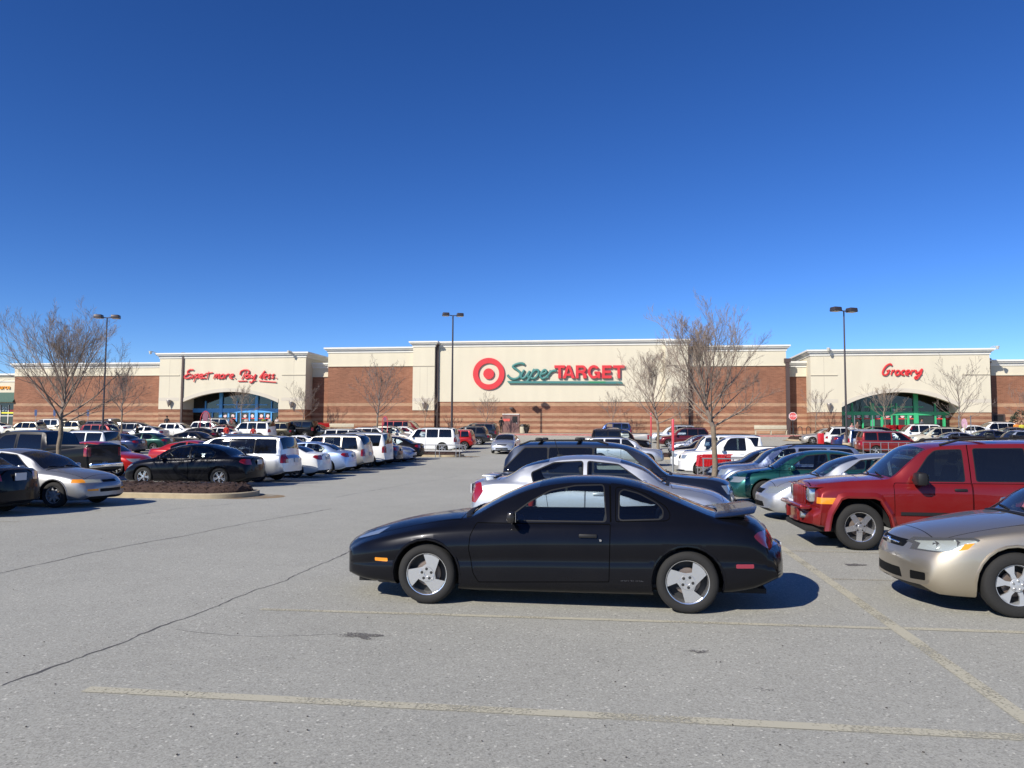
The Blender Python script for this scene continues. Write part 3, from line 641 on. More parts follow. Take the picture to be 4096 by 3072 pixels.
b.box(-110, xr-.05, ys-.09, ys-.021, z(1665), z(1662)); npart(b, 'window_frame', M_COR)
b = MB(); xa = fp(9, 1650, ys)[0]; xb = fp(57, 1650, ys)[0]; b.box(xa, xb, ys-.12, ys-.101, z(1654), z(1649)); npart(b, 'yellow_banner', mat('yellow_banner', (.85, .8, .05), .5))
t = text_mesh('50', .75, XZat(0), .02, 'window_number', mat('number_white2', (.75, .85, .85), .5)); t.location = (fp(20, 1638, ys)[0], ys-.06, z(1637)); t.parent = ns; t.matrix_parent_inverse = Matrix.Translation((75, -89, -BASE))
b = MB(); x = fp(49, 1650, ys)[0]; b.box(x-.35, x+.35, ys-.05, ys-.03, z(1645), z(1638)); npart(b, 'red_poster', M_SRED)
sg = empty('shop_sign', (0, 0, 0), 0, 'orange letters above the green awning at the left edge', 'sign')
t = text_mesh('eSource', .85, XZat(0), .12, 'sign_lettering', mat('sign_orange', (.85, .36, .02), .5), sg); t.location = (fp(4, 1548, ys)[0], ys-.08, z(1549))
# ================================================================ CARS
def pchip(tab):
    t2 = []
    for p_ in sorted(tab, key=lambda q: q[0]):
        if not t2 or p_[0]-t2[-1][0] > .004: t2.append(p_)
    tab = t2
    xs = [a for a, _ in tab]; ys_ = [b for _, b in tab]; n = len(xs); h = [xs[i+1]-xs[i] for i in range(n-1)]; d = [(ys_[i+1]-ys_[i])/h[i] for i in range(n-1)]
    m = [0]*n
    for i in range(1, n-1):
        if d[i-1]*d[i] > 0: w1 = 2*h[i]+h[i-1]; w2 = h[i]+2*h[i-1]; m[i] = (w1+w2)/(w1/d[i-1]+w2/d[i])
    m[0] = d[0]; m[-1] = d[-1]
    def f(x):
        if x <= xs[0]: return ys_[0]
        if x >= xs[-1]: return ys_[-1]
        i = 0
        while x > xs[i+1]: i += 1
        t = (x-xs[i])/h[i]
        return ys_[i]*(1+2*t)*(1-t)**2 + h[i]*m[i]*t*(1-t)**2 + ys_[i+1]*t*t*(3-2*t) + h[i]*m[i+1]*t*t*(t-1)
    return f
SIDE = [(0, .84), (.03, .90), (.08, .94), (.16, .966), (.26, .984), (.38, .995), (.5, 1), (.62, 1), (.74, .993), (.84, .98), (.92, .96), (.97, .94), (1, .91)]
SLAB = [(0, .88), (.03, .94), (.08, .965), (.16, .975), (.26, .985), (.38, .992), (.5, 1), (.62, 1), (.74, .998), (.84, .992), (.92, .98), (.97, .965), (1, .94)]
M_TRIM = mat('rubber_trim', (.012, .012, .013), .6, spec=.25); M_SEAM = mat('panel_gap', (.003, .003, .003), .9, spec=0)
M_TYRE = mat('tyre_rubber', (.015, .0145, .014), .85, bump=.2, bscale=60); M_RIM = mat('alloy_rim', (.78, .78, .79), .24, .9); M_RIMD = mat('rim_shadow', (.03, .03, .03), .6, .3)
M_HUBC = mat('hubcap_silver', (.50, .51, .52), .4, .5); M_CHROME = mat('chrome', (.75, .75, .76), .12, 1)
M_UNDER = mat('underbody', (.012, .012, .012), .9); M_INT = mat('interior_dark', (.025, .025, .027), .8); M_INTG = mat('interior_grey', (.13, .125, .115), .85)
M_HEAD = mat('headlight_lens', (.42, .46, .46), .12, .55, coat=1)
M_HEADO = mat('headlight_hazy', (.50, .49, .38), .25, .2, coat=.4)
M_TAIL = mat('taillight_red', (.26, .006, .006), .12, coat=1); M_TAILD = mat('taillight_dark_red', (.13, .012, .012), .12, coat=1)
M_AMBER = mat('amber_lens', (.85, .30, .02), .2, coat=.8); M_PLATE = mat('license_plate', (.55, .56, .58), .5); M_GRILLE = mat('grille_black', (.004, .004, .004), .6, spec=.15)
M_BLKP = mat('black_plastic', (.014, .014, .015), .55, spec=.3)
G_CLR = glass('glass_clear', (.86, .93, .92), .004); G_MID = glass('glass_tinted', (.30, .36, .35), .012); G_DRK = glass('glass_privacy', (.045, .05, .05), .01)
G_WS = glass('glass_windshield', (.60, .72, .70), .02)
P0 = paint('_slot', (.5, .5, .5)); G_LENS = glass('lamp_lens_clear', (.9, .95, .95), .12); M_HOUS = mat('lamp_housing', (.62, .64, .64), .35, .4)

def planes2(poly, ax):
    A = sum(poly[i][0]*poly[(i+1) % len(poly)][1]-poly[(i+1) % len(poly)][0]*poly[i][1] for i in range(len(poly)))
    if A < 0: poly = list(reversed(poly))
    out = []
    for i in range(len(poly)):
        a = poly[i]; b = poly[(i+1) % len(poly)]; dx, dz = b[0]-a[0], b[1]-a[1]; l = math.hypot(dx, dz)
        if l < 1e-6: continue
        nx, nz = dz/l, -dx/l                      # outward
        if ax == 'xz': out.append((Vector((a[0], 0, a[1])), Vector((nx, 0, nz))))
        elif ax == 'xy': out.append((Vector((a[0], a[1], 0)), Vector((nx, nz, 0))))
        else: out.append((Vector((0, a[0], a[1])), Vector((0, nx, nz))))
    return out
def cut(bm, planes, cond, idx, only=None):
    cand = [f for f in bm.faces if (only is None or f.material_index in only) and cond(f.calc_center_median(), f.normal)]
    cand = [f for f in cand if not any(all((v.co-c_).dot(n_) > 0 for v in f.verts) for c_, n_ in planes)]
    if not cand: return []
    for (co_, no_) in planes:
        gset = set(cand); ed = set(); vt = set()
        for f in cand: ed.update(f.edges); vt.update(f.verts)
        r = bmesh.ops.bisect_plane(bm, geom=list(gset)+list(ed)+list(vt), dist=1e-5, plane_co=co_, plane_no=no_)
        fs = [g for g in r['geom'] if isinstance(g, bmesh.types.BMFace)]
        cand = [f for f in fs if (f.calc_center_median()-co_).dot(no_) < 0]
        if not cand: return []
    for f in cand: f.material_index = idx
    return cand
def shrink(planes, d): return [(c-n*d, n) for c, n in planes]
def rrect(x0, x1, z0, z1, r, k=3, sk0=0, sk1=0):
    out = []
    for cx, cz, a in ((x1-r, z1-r, 0), (x0+r, z1-r, 90), (x0+r, z0+r, 180), (x1-r, z0+r, 270)):
        for i in range(k+1): t = R_(a+90*i/k); out.append((cx+r*math.cos(t), cz+r*math.sin(t)))
    return out
def rpoly(pts, r=.03, k=3):
    out = []; n = len(pts)
    for i in range(n):
        p = Vector(pts[i]); a = Vector(pts[i-1]); b = Vector(pts[(i+1) % n]); da = (a-p); db = (b-p); q = min(r, da.length*.4, db.length*.4)
        s_ = p+da.normalized()*q; e_ = p+db.normalized()*q
        for j in range(k+1): t = j/k; out.append(tuple(s_*(1-t)**2+p*2*t*(1-t)+e_*t*t))
    return out

def rim_mesh(style, R, w):      # built round the y axis, outer face towards -y ; returns (tyre MB, rim MB)
    rr = R*{'jeep': .64, 'swirl': .70, 'acc': .63}.get(style, .645)
    t = MB(); yo = -w/2
    t.lathe([(rr*.97, yo+.03), (rr*1.02, yo+.012), (rr*1.12, yo), (R*.9, yo+.004), (R*.965, yo+.022), (R*.992, yo+.05), (R, yo+.08), (R, -yo-.08), (R*.97, -yo-.02), (rr, -yo-.01)], 36, 'y')
    for k in (-.03, .03): t.lathe([(R+.001, k-.004), (R-.006, k), (R+.001, k+.004)], 36, 'y', m=0)
    b = MB(); yr = yo+.028
    b.lathe([(rr*.985, yr+.0), (rr*1.0, yr-.006), (rr*.965, yr-.004), (rr*.93, yr+.012), (rr*.91, yr+.06), (rr*.90, yr+.12)], 36, 'y', m=0)
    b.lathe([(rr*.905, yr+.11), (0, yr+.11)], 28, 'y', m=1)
    b.lathe([(rr*.62, yr+.085), (rr*.60, yr+.075), (0, yr+.075)], 24, 'y', m=2)     # brake disc
    th = .022
    def sp2(poly, ang, y0=0.0, depth=th, m=0):
        c, s = math.cos(ang), math.sin(ang); P = [(u*c-v*s, u*s+v*c) for u, v in poly]
        b.poly([P], Matrix(((1, 0, 0, 0), (0, 0, -1, yr+y0+depth), (0, 1, 0, 0), (0, 0, 0, 1))), depth, m)
    r = rr*.93
    if style == 'swirl':
        for i in range(3):
            a = R_(120*i+62); sp2([(-rr*.10, -rr*.40), (rr*.36, -rr*.30)] + [(r*math.cos(R_(q)), r*math.sin(R_(q))) for q in (-13, 0, 13, 26, 38)] + [(rr*.42, rr*.24), (rr*.1, rr*.40)], a, .005*i)
        b.lathe([(rr*.36, yr+.002), (rr*.34, yr-.004), (rr*.12, yr-.004), (rr*.11, yr+.004), (0, yr+.004)], 24, 'y', m=0)
        for i in range(5): a = R_(72*i+90); b.lathe([(.0, yr-.008), (.012, yr-.008), (.016, yr-.0045)], 10, 'y', (rr*.24*math.cos(a), 0, rr*.24*math.sin(a)), 1)
    elif style == 'jeep':
        for i in range(5): sp2([(rr*.1, -rr*.20), (r, -rr*.17), (r, rr*.17), (rr*.1, rr*.20)], R_(72*i+90), .004*i)
        b.lathe([(rr*.36, yr+.0), (rr*.33, yr-.008), (rr*.17, yr-.008), (rr*.15, yr-.02), (0, yr-.022)], 24, 'y', m=0)
        for i in range(5): a = R_(72*i+54); b.lathe([(.0, yr-.014), (.011, yr-.014), (.015, yr-.008)], 10, 'y', (rr*.27*math.cos(a), 0, rr*.27*math.sin(a)), 1)
    elif style == 'acc':        # hubcap with broad flared spokes
        for i in range(6): sp2([(rr*.1, -rr*.13), (rr*.55, -rr*.10), (r, -rr*.26), (r, rr*.26), (rr*.55, rr*.10), (rr*.1, rr*.13)], R_(60*i+10), .003*(i % 3))
        b.lathe([(rr*.34, yr+.0), (rr*.31, yr-.008), (rr*.15, yr-.010), (0, yr-.012)], 24, 'y', m=0)
        for i in range(5): a = R_(72*i+30); b.lathe([(.0, yr-.02), (.010, yr-.02), (.014, yr-.006)], 10, 'y', (rr*.22*math.cos(a), 0, rr*.22*math.sin(a)), 3)
    elif style == 'multi':
        for i in range(5):
            for o in (-9, 9): sp2([(rr*.08, -rr*.05), (r, -rr*.075), (r, rr*.075), (rr*.08, rr*.05)], R_(72*i+90+o), .003*i+(.001 if o > 0 else 0))
        b.lathe([(rr*.22, yr+.0), (rr*.2, yr-.006), (0, yr-.008)], 20, 'y', m=0)
    elif style == 'snow':       # many pointed hubcap arms
        for i in range(8): sp2([(rr*.1, -rr*.10), (rr*.6, -rr*.16), (r*.96, 0), (rr*.6, rr*.16), (rr*.1, rr*.10)], R_(45*i), .003*(i % 2))
        b.lathe([(rr*.3, yr+.0), (rr*.28, yr-.006), (0, yr-.008)], 20, 'y', m=0)
    else:
        for i in range(5): sp2([(rr*.1, -rr*.14), (r, -rr*.11), (r, rr*.11), (rr*.1, rr*.14)], R_(72*i+90), .003*i)
        b.lathe([(rr*.26, yr+.0), (rr*.23, yr-.006), (0, yr-.008)], 20, 'y', m=0)
    return t, b
WH = {}; ROOT = [None]
def seat_mb(b, x, y, w=.5, zf=.28, hr=True, k=1.0):
    b.bbox(x-.25, x+.25, y-w/2, y+w/2, zf+.12, zf+.32, .07)
    M = Matrix.Translation((x+.22, y, zf+.28)) @ Matrix.Rotation(R_(14), 4, 'Y')
    b.bbox(-.06, .07, -w/2, w/2, 0, .58*k, .06, 0, M, (1, .85))
    if hr: b.bbox(-.04, .05, -.13, .13, .61*k, .79*k, .04, 0, M)

def build(sp):
    """one proto vehicle; x runs from the nose (0) to the tail (L), shifted so that the origin is under its middle"""
    L = sp['L']; near = sp.get('near', 0); name = sp['name']
    T = pchip(sp['top']); BE = pchip(sp['belt']); BO = pchip(sp['bot']); W = pchip(sp['w']); WR = pchip(sp['wr']); ED = pchip(sp['edge']); BW = pchip(sp['bow'])
    side = sp.get('side', SIDE)
    dx = .07 if near == 2 else (.09 if near else .16)
    brk = sorted(set([a for a, _ in sp['top']] + list(sp['ws']) + list(sp['rg'])))
    xs = []
    for a, c in zip(brk, brk[1:]):
        n_ = max(1, round((c-a)/dx)); xs += [a+(c-a)*i/n_ for i in range(n_)]
    xs.append(brk[-1]); keep = [xs[0]]
    for x in xs[1:]:
        if x-keep[-1] > .008: keep.append(x)
    xs = keep
    NS = 5; tops = [1, .94, .86, .72, .54, .36, .18, 0]
    def half(x):
        zb, zs, zt, w_, wr, e_ = BO(x), BE(x), T(x), W(x), WR(x), ED(x)
        ze = zt-e_; zs = min(zs, ze-.012); pts = [(0, zb+.01), (w_*.45, zb)]
        for u, k in side: pts.append((w_*k, zb+(zs-zb)*u))
        x0, z0 = pts[-1]; wr = min(wr, x0-.02)
        for i in range(1, NS+1):
            t = i/NS; bul = sp.get('bul', .02)*math.sin(math.pi*t)*min(1, (ze-zs)/.3); pts.append((x0+(wr-x0)*t+bul, zs+(ze-zs)*t))
        for k in tops[1:]: pts.append((wr*k, ze+(zt-ze)*(1-k**2.6)))
        return pts
    bm = bmesh.new(); rows = []
    nlow = 2+len(side); np_ = nlow+NS+len(tops)-1
    def warp(x, y, z): return (x + BW(x)*(abs(y)/.9)**2.2 - L/2, y, z)
    for x in xs:
        h = half(x); r = [bm.verts.new(warp(x, y, z)) for y, z in h]; l = [r[i] if h[i][0] == 0 else bm.verts.new(warp(x, -h[i][0], h[i][1])) for i in range(np_)]
        rows.append((r, l, h))
    wsf = (xs.index(min(xs, key=lambda q: abs(q-sp['ws'][0]))), xs.index(min(xs, key=lambda q: abs(q-sp['ws'][1]))))
    rgf = (xs.index(min(xs, key=lambda q: abs(q-sp['rg'][0]))), xs.index(min(xs, key=lambda q: abs(q-sp['rg'][1]))))
    for i in range(len(xs)-1):
        for j in range(np_-1):
            m = 0
            if j >= nlow+NS:
                if wsf[0] <= i < wsf[1]: m = 2
                if rgf[0] <= i < rgf[1]: m = 3
            if j < 2: m = 1
            for q, (A, B) in enumerate(((rows[i][0], rows[i+1][0]), (rows[i][1], rows[i+1][1]))):
                vs = [A[j], B[j], B[j+1], A[j+1]] if q else [A[j], A[j+1], B[j+1], B[j]]
                u = []
                for v in vs:
                    if v not in u: u.append(v)
                if len(u) > 2:
                    f = bm.faces.new(u); f.material_index = m; f.smooth = True
    for e_, (r, l, h) in ((0, rows[0]), (1, rows[-1])):       # end caps with the same bow
        K = 8; x = xs[0] if not e_ else xs[-1]; g = []
        for i in range(np_):
            g.append([l[i]] + [bm.verts.new(warp(x, h[i][0]*(k*2/K-1), h[i][1])) for k in range(1, K)] + [r[i]] if h[i][0] > 0 else [r[i]]*(K+1))
        for i in range(np_-1):
            for k in range(K):
                vs = [g[i][k], g[i][k+1], g[i+1][k+1], g[i+1][k]]
                if not e_: vs.reverse()
                u = []
                for v in vs:
                    if v not in u: u.append(v)
                if len(u) > 2:
                    try: f = bm.faces.new(u); f.smooth = True; f.material_index = 0
                    except ValueError: pass
    bmesh.ops.remove_doubles(bm, verts=bm.verts, dist=1e-5); bm.normal_update()
    SX = -L/2
    def sh(poly): return [(a+SX, c) for a, c in poly]
    parts = {2: ('windshield', G_WS), 3: ('rear_window', sp.get('rgl', G_MID))}; nxt = 20
    # wheel arches
    Rw = sp['R']; ar = sp.get('arch', Rw+.065)
    for wx in sp['wheels']:
        sides_ = 20; poly = [(wx+SX+ar*math.cos(2*math.pi*i/sides_+.1), Rw*1.0+ar*1.0*math.sin(2*math.pi*i/sides_+.1)) for i in range(sides_)]
        if sp.get('sqarch'): poly = [(wx+SX+a, Rw+c) for a, c in ((ar, -Rw), (ar, .02), (ar*.93, .17), (ar*.62, ar*.92), (ar*.45, ar), (-ar*.45, ar), (-ar*.62, ar*.92), (-ar*.93, .17), (-ar, .02), (-ar, -Rw))]
        pl = planes2(poly, 'xz')
        for s in (1, -1):
            fs = cut(bm, pl, lambda c, n: c.y*s > .42 and abs(c.x-wx-SX) < ar+.3 and c.z < Rw+ar+.2, 99)
            bmesh.ops.delete(bm, geom=fs, context='FACES')
    bm.normal_update()
    # side windows
    for wi, (poly, gm) in enumerate(sp['win']):
        pl = planes2(sh(poly), 'xz')
        for s in (1, -1):
            cut(bm, [(c+n*(.013 if near == 2 else .02), n) for c, n in pl], lambda c, n: c.y*s > .25 and abs(n.y) > .3 and c.z > .6, 1, (0, 1))
            cut(bm, pl, lambda c, n: c.y*s > .25 and abs(n.y) > .3 and c.z > .6, nxt, (0, 1)); parts[nxt] = ('side_window', gm); nxt += 1
    # lamps and other patches: (name, material, axis, poly, extra condition)
    for nm, mt, ax, poly, cnd in sp.get('patch', []):
        pl = planes2(sh(poly) if ax != 'yz' else poly, ax)
        for s in ((1, -1) if ax == 'xz' else (0,)):
            r = cut(bm, pl, (lambda c, n: c.y*s > cnd and c.y*s > 0) if ax == 'xz' else (lambda c, n: cnd(c.x+L/2, n)), nxt, (0,))
            if r: parts[nxt] = (nm, mt); nxt += 1
    # doors : ring seam
    seams = []
    if near:
        for nm, ax, poly, cnd in sp.get('panel', []):
            pl = planes2(sh(poly), ax)
            for s in ((1, -1) if ax == 'xz' else (0,)):
                cc = (lambda c, n: c.y*s > .5 and abs(n.y) > .25) if ax == 'xz' else (lambda c, n: n.z > .15 and cnd(c.x+L/2))
                r = cut(bm, pl, cc, 5, (0,))
                r = cut(bm, shrink(pl, .009), cc, nxt, (5,))
                if nm:
                    parts[nxt] = (nm, None); nxt += 1
                else:
                    for f in r: f.material_index = 0
    root = bpy.data.objects.new(name, None); root.empty_display_size = .3; ROOT[0] = root
    def link(b_or_me, nm, mats, parent=root, opaint=False):
        if isinstance(b_or_me, MB): o = b_or_me.obj(nm, mats, None, link=False)
        else: o = bpy.data.objects.new(nm, b_or_me)
        o.parent = parent; return reg(o, parent)
    # split the bmesh
    groups = {}
    for f in bm.faces: groups.setdefault(f.material_index if f.material_index >= 2 and f.material_index != 5 else 0, []).append(f)
    for gi, fs in groups.items():
        vid = {}; vs = []; F_ = []; mi = []
        for f in fs:
            ids = []
            for v in f.verts:
                if v.index not in vid or True:
                    k = id(v) if False else (round(v.co.x, 5), round(v.co.y, 5), round(v.co.z, 5))
                    if k not in vid: vid[k] = len(vs); vs.append(v.co.copy())
                    ids.append(vid[k])
            u = []
            for q in ids:
                if q not in u: u.append(q)
            if len(u) > 2: F_.append(u); mi.append({1: 1, 5: 2}.get(f.material_index, 0) if gi == 0 else 0)
        me = bpy.data.meshes.new('m'); me.from_pydata(vs, [], F_); me.polygons.foreach_set('use_smooth', [True]*len(F_)); me.polygons.foreach_set('material_index', mi)
        if gi == 0:
            for x in (P0, M_TRIM, M_SEAM): me.materials.append(x)
            nm = 'body'
        else:
            nm, mt = parts.get(gi, ('panel', None)); me.materials.append(mt or P0)
        me.update(); me.set_sharp_from_angle(angle=R_(34)); o = link(me, nm, None); o['_paint'] = 1 if (gi == 0 or mt is None) else 0
        if nm == 'headlight' and near == 2 and sp.get('bowls'):
            me.materials[0] = G_LENS; c_ = sum((Vector(v) for v in vs), Vector())/len(vs); s_ = 1 if c_.y > 0 else -1
            hm = bpy.data.meshes.new('m'); hm.from_pydata([(v.x+.10, v.y-s_*.06, v.z) for v in vs], [], F_); hm.materials.append(M_HOUS); hm.update(); h_ = link(hm, 'lamp_housing', None, o)
            for (bx, by, bz_, br) in sp.get('bowls', []):
                b = MB(); b.lathe([(br, -.01), (br*.96, .0), (br*.6, .035), (br*.2, .05), (br*.16, .02), (0, .015)], 18, 'x', (bx+BW(bx)*(by/.9)**2.2+.045+SX, (by-.035)*s_, bz_)); link(b, 'reflector', M_CHROME, o)
    bm.free()
    wmax = max(b_ for _, b_ in sp['w'])
    # chassis: floor, arch liners
    b = MB()
    for wx in sp['wheels']:
        x = wx+SX
        for s in (1, -1):
            yo = s*(W(wx)*.93); yi = s*.42; b.lathe([(ar+.0, yo), (ar, yi), (0, yi)], 20, 'y', (x, 0, Rw), 0, 0 if not sp.get('sqarch') else 0, math.pi)
    b.box(SX+.25, -SX-.25, -.6, .6, BO(L/2)+.03, BO(L/2)+.08)
    for wx in sp['wheels']: b.tube([(wx+SX, -wmax*.8, Rw), (wx+SX, wmax*.8, Rw)], .05)
    link(b, 'chassis', M_UNDER)
    # body coloured arch lips
    if near and not sp.get('sqarch'):
        for wx in sp['wheels']:
            for s in (1, -1):
                b = MB(); pts = []
                for i in range(15):
                    t = R_(-12+204*i/14); z_ = Rw+ar*math.sin(t); xq = wx+SX+ar*math.cos(t)
                    zs_ = BE(xq-SX); zb_ = BO(xq-SX); u = max(0, min(1, (z_-zb_)/(zs_-zb_))); k = [c2 for (u2, c2) in side if u2 <= u][-1]
                    pts.append((xq, s*(W(xq-SX)*k-.010), z_))
                b.tube(pts, .016, 6); o = link(b, 'wheel_arch', P0); o['_paint'] = 1
    # wheels
    wt = sp.get('tw', .2); key = (sp['rim'], Rw, wt)
    if key not in WH:
        t, r = rim_mesh(*key); WH[key] = (t.obj('tyre', M_TYRE, link=False).data, r.obj('rim', [M_RIM if sp['rim'] not in ('acc', 'snow') else M_HUBC, M_RIMD, mat('brake_disc', (.25, .2, .17), .5, .6), M_CHROME], link=False, angle=30).data)
    for wx in sp['wheels']:
        for s in (1, -1):
            e = bpy.data.objects.new('wheel', None); e.parent = root; reg(e, root)
            e.location = (wx+SX, -s*(W(wx)*.985-wt/2-.012), Rw); e.rotation_euler = (0, sp.get('spin', {}).get((wx, s), random.Random(wx*7+s).uniform(0, 1.2)) if sp['rim'] != 'swirl' else (.0 if wx < 2 else .45), 0 if s > 0 else math.pi)
            e.empty_display_size = .1
            link(WH[key][0], 'tyre', None, e); link(WH[key][1], 'rim', None, e)
    # cabin
    fx0, fx1 = sp['cab']; zf = BO(L/2)+.09; wi = wmax*.90
    b = MB(); bz = BE((fx0+fx1)/2)-.05
    b.box(fx0+SX, fx1+SX, -wi+.02, wi-.02, zf, zf+.03)
    for s in (1, -1): b.box(fx0+SX+.1, fx1+SX-.15, s*(wi-.05), s*(wi-.09), zf+.03, bz)
    b.bbox(fx0+SX+.02, fx0+SX+.42, -wi+.1, wi-.1, bz-.30, bz-.0, .08)
    link(b, 'dashboard', M_INT)
    sx = sp['seats']; sm = sp.get('smat', M_INT)
    for i, x in enumerate(sx):
        for y in (-.37, .37):
            b = MB(); seat_mb(b, x+SX-(.0 if i == 0 else .1), y, .5 if i == 0 else .62, zf, i == 0 or L > 5, sp.get('sk', 1)*(1 if i == 0 else .9)); link(b, 'seat', sm)
    b = MB(); x = sx[0]+SX-.38; M = Matrix.Translation((x, -.37*sp.get('lhd', 1), zf+.56*sp.get('sk', 1))) @ Matrix.Rotation(R_(65), 4, 'Y')
    b.tube([M @ Vector((.18*math.cos(t*.3927), .18*math.sin(t*.3927), 0)) for t in range(17)], .014, 6); b.tube([M @ Vector((-.18, 0, 0)), M @ Vector((.18, 0, 0))], .014); b.tube([M @ Vector((0, 0, 0)), M @ Vector((0, 0, -.3))], .02)
    link(b, 'steering_wheel', M_INT)
    # mirrors
    mx, mz = sp['mirror']
    for s in (1, -1):
        b = MB(); yb_ = s*(W(mx)*.93); hs = sp.get('ms', 1)
        b.bbox(mx+SX-.06*hs, mx+SX+.06*hs, min(yb_+s*.05, yb_+s*(.05+.20*hs)), max(yb_+s*.05, yb_+s*(.05+.20*hs)), mz-.07*hs, mz+.08*hs, .05); b.tube([(mx+SX, yb_-s*.05, mz-.05), (mx+SX, yb_+s*.1, mz-.03)], .03)
        o = link(b, 'mirror', sp.get('mmat', P0)); o['_paint'] = 0 if sp.get('mmat') else 1
        b = MB(); b.box(mx+SX+.06*hs, mx+SX+.062*hs+.002, min(yb_+s*.07, yb_+s*(.03+.20*hs)), max(yb_+s*.07, yb_+s*(.03+.20*hs)), mz-.05*hs, mz+.06*hs); link(b, 'mirror_glass', M_CHROME, o)
    # handles
    for hx, hz in sp.get('handles', []):
        for s in (1, -1):
            u = (hz-BO(hx))/(BE(hx)-BO(hx)); k = [c2 for (u2, c2) in side if u2 <= u][-1]; yy = s*(W(hx)*k)
            b = MB(); b.bbox(hx+SX-.095, hx+SX+.095, yy-.022 if s < 0 else yy-.006, yy+.006 if s < 0 else yy+.022, hz-.02, hz+.022, .018)
            o = link(b, 'door_handle', sp.get('hmat', P0)); o['_paint'] = 0 if sp.get('hmat') else 1
    # plate
    b = MB(); zp = sp.get('plate', .75); b.box(L/2+.002+sp.get('px', 0), L/2+.02+sp.get('px', 0), -.155, .155, zp-.08, zp+.08); link(b, 'license_plate', M_PLATE)
    for fn in sp.get('extra', []): fn(link, sp, SX, BE, BO, W, T, WR, ED)
    return root
def rails(z=.06, x0=2.0, x1=4.2, cross=(), mt=None, yy=None):
    def f(link, sp, SX, BE, BO, W, T, WR, ED):
        rk = None
        for s in (1, -1):
            b = MB(); n_ = 9; P = []
            for i in range(n_):
                x = x0+(x1-x0)*i/(n_-1); y = (yy or WR(x)*.94); zz = T(x)-ED(x)*.5; P.append((x+SX, s*y, zz+(z if 0 < i < n_-1 else -.005)))
            b.tube(P, .02, 6); link(b, 'roof_rail', mt or M_BLKP)
        for c in cross:
            b = MB(); zz = T(c)-ED(c)*.5+z+.02; b.bbox(c+SX-.05, c+SX+.05, -WR(c)*.98, WR(c)*.98, zz, zz+.03, .012)
            for s in (1, -1): b.bbox(c+SX-.07, c+SX+.07, s*WR(c)*.94-.06, s*WR(c)*.94+.06, zz-.03, zz+.045, .03)
            link(b, 'roof_bar', mt or M_BLKP)
    return f
def moulding(z, x0, x1, h=.035, mt=None, gaps=(), proud=.012, nm='side_moulding'):
    def f(link, sp, SX, BE, BO, W, T, WR, ED):
        side = sp.get('side', SIDE)
        for s in (1, -1):
            b = MB(); P = []
            for i in range(13):
                x = x0+(x1-x0)*i/12; u = (z-BO(x))/(BE(x)-BO(x)); k = [c2 for (u2, c2) in side if u2 <= u][-1]; P.append((x+SX, s*W(x)*k, z))
            vs = []
            for (x, y, zz) in P: vs += [(x, y-s*.01, zz-h), (x, y+s*proud, zz-h*.7), (x, y+s*proud, zz+h*.7), (x, y-s*.01, zz+h)]
            fs = []
            for i in range(12):
                for j in range(3): q = (i*4+j, i*4+j+1, (i+1)*4+j+1, (i+1)*4+j); fs.append(q if s < 0 else tuple(reversed(q)))
            b.add(vs, fs, 0, True); o = link(b, nm, mt or P0); o['_paint'] = 0 if mt else 1
    return f
def box_part(nm, mt, boxes, bev=.01, paintit=False, both=True):
    def f(link, sp, SX, *a):
        for (x0, x1, y0, y1, z0, z1) in boxes:
            for s in ((1, -1) if both else (1,)):
                b = MB(); ya, yb_ = sorted((y0*s, y1*s)); b.bbox(x0+SX, x1+SX, ya, yb_, z0, z1, bev); o = link(b, nm, mt or P0); o['_paint'] = 0 if mt else 1
    return f
def wipers(xb, zb, mt=None):
    def f(link, sp, SX, BE, BO, W, T, WR, ED):
        BW = pchip(sp['bow'])
        def S_(x, y, dz): k = min(1, abs(y)/WR(x)); e = ED(x); return (x+SX+BW(x)*(abs(y)/.9)**2.2, y, T(x)-e+e*(1-k**2.6)+dz)
        b = MB(); P = [S_(xb+.0, -.62+1.24*i/14, -.004) for i in range(15)]; b.tube(P, .028, 6, flat=(1.5, 1, .55))
        for y in (-.50, .06): b.tube([S_(xb+.02, y, .01), S_(xb+.05, y+.2, .016), S_(xb+.08, y+.42, .014)], .010)
        link(b, 'wiper', M_TRIM)
    return f
BOW = lambda L: [(0, .30), (.35, .18), (.9, .12), (1.9, .05), (L*.6, 0), (L-.9, -.04), (L-.3, -.12), (L, -.20)]
EDG = lambda L, r0, r1: [(0, .05), (.9, .03), (r0, .065), (r1, .065), (L-.5, .035), (L, .05)]
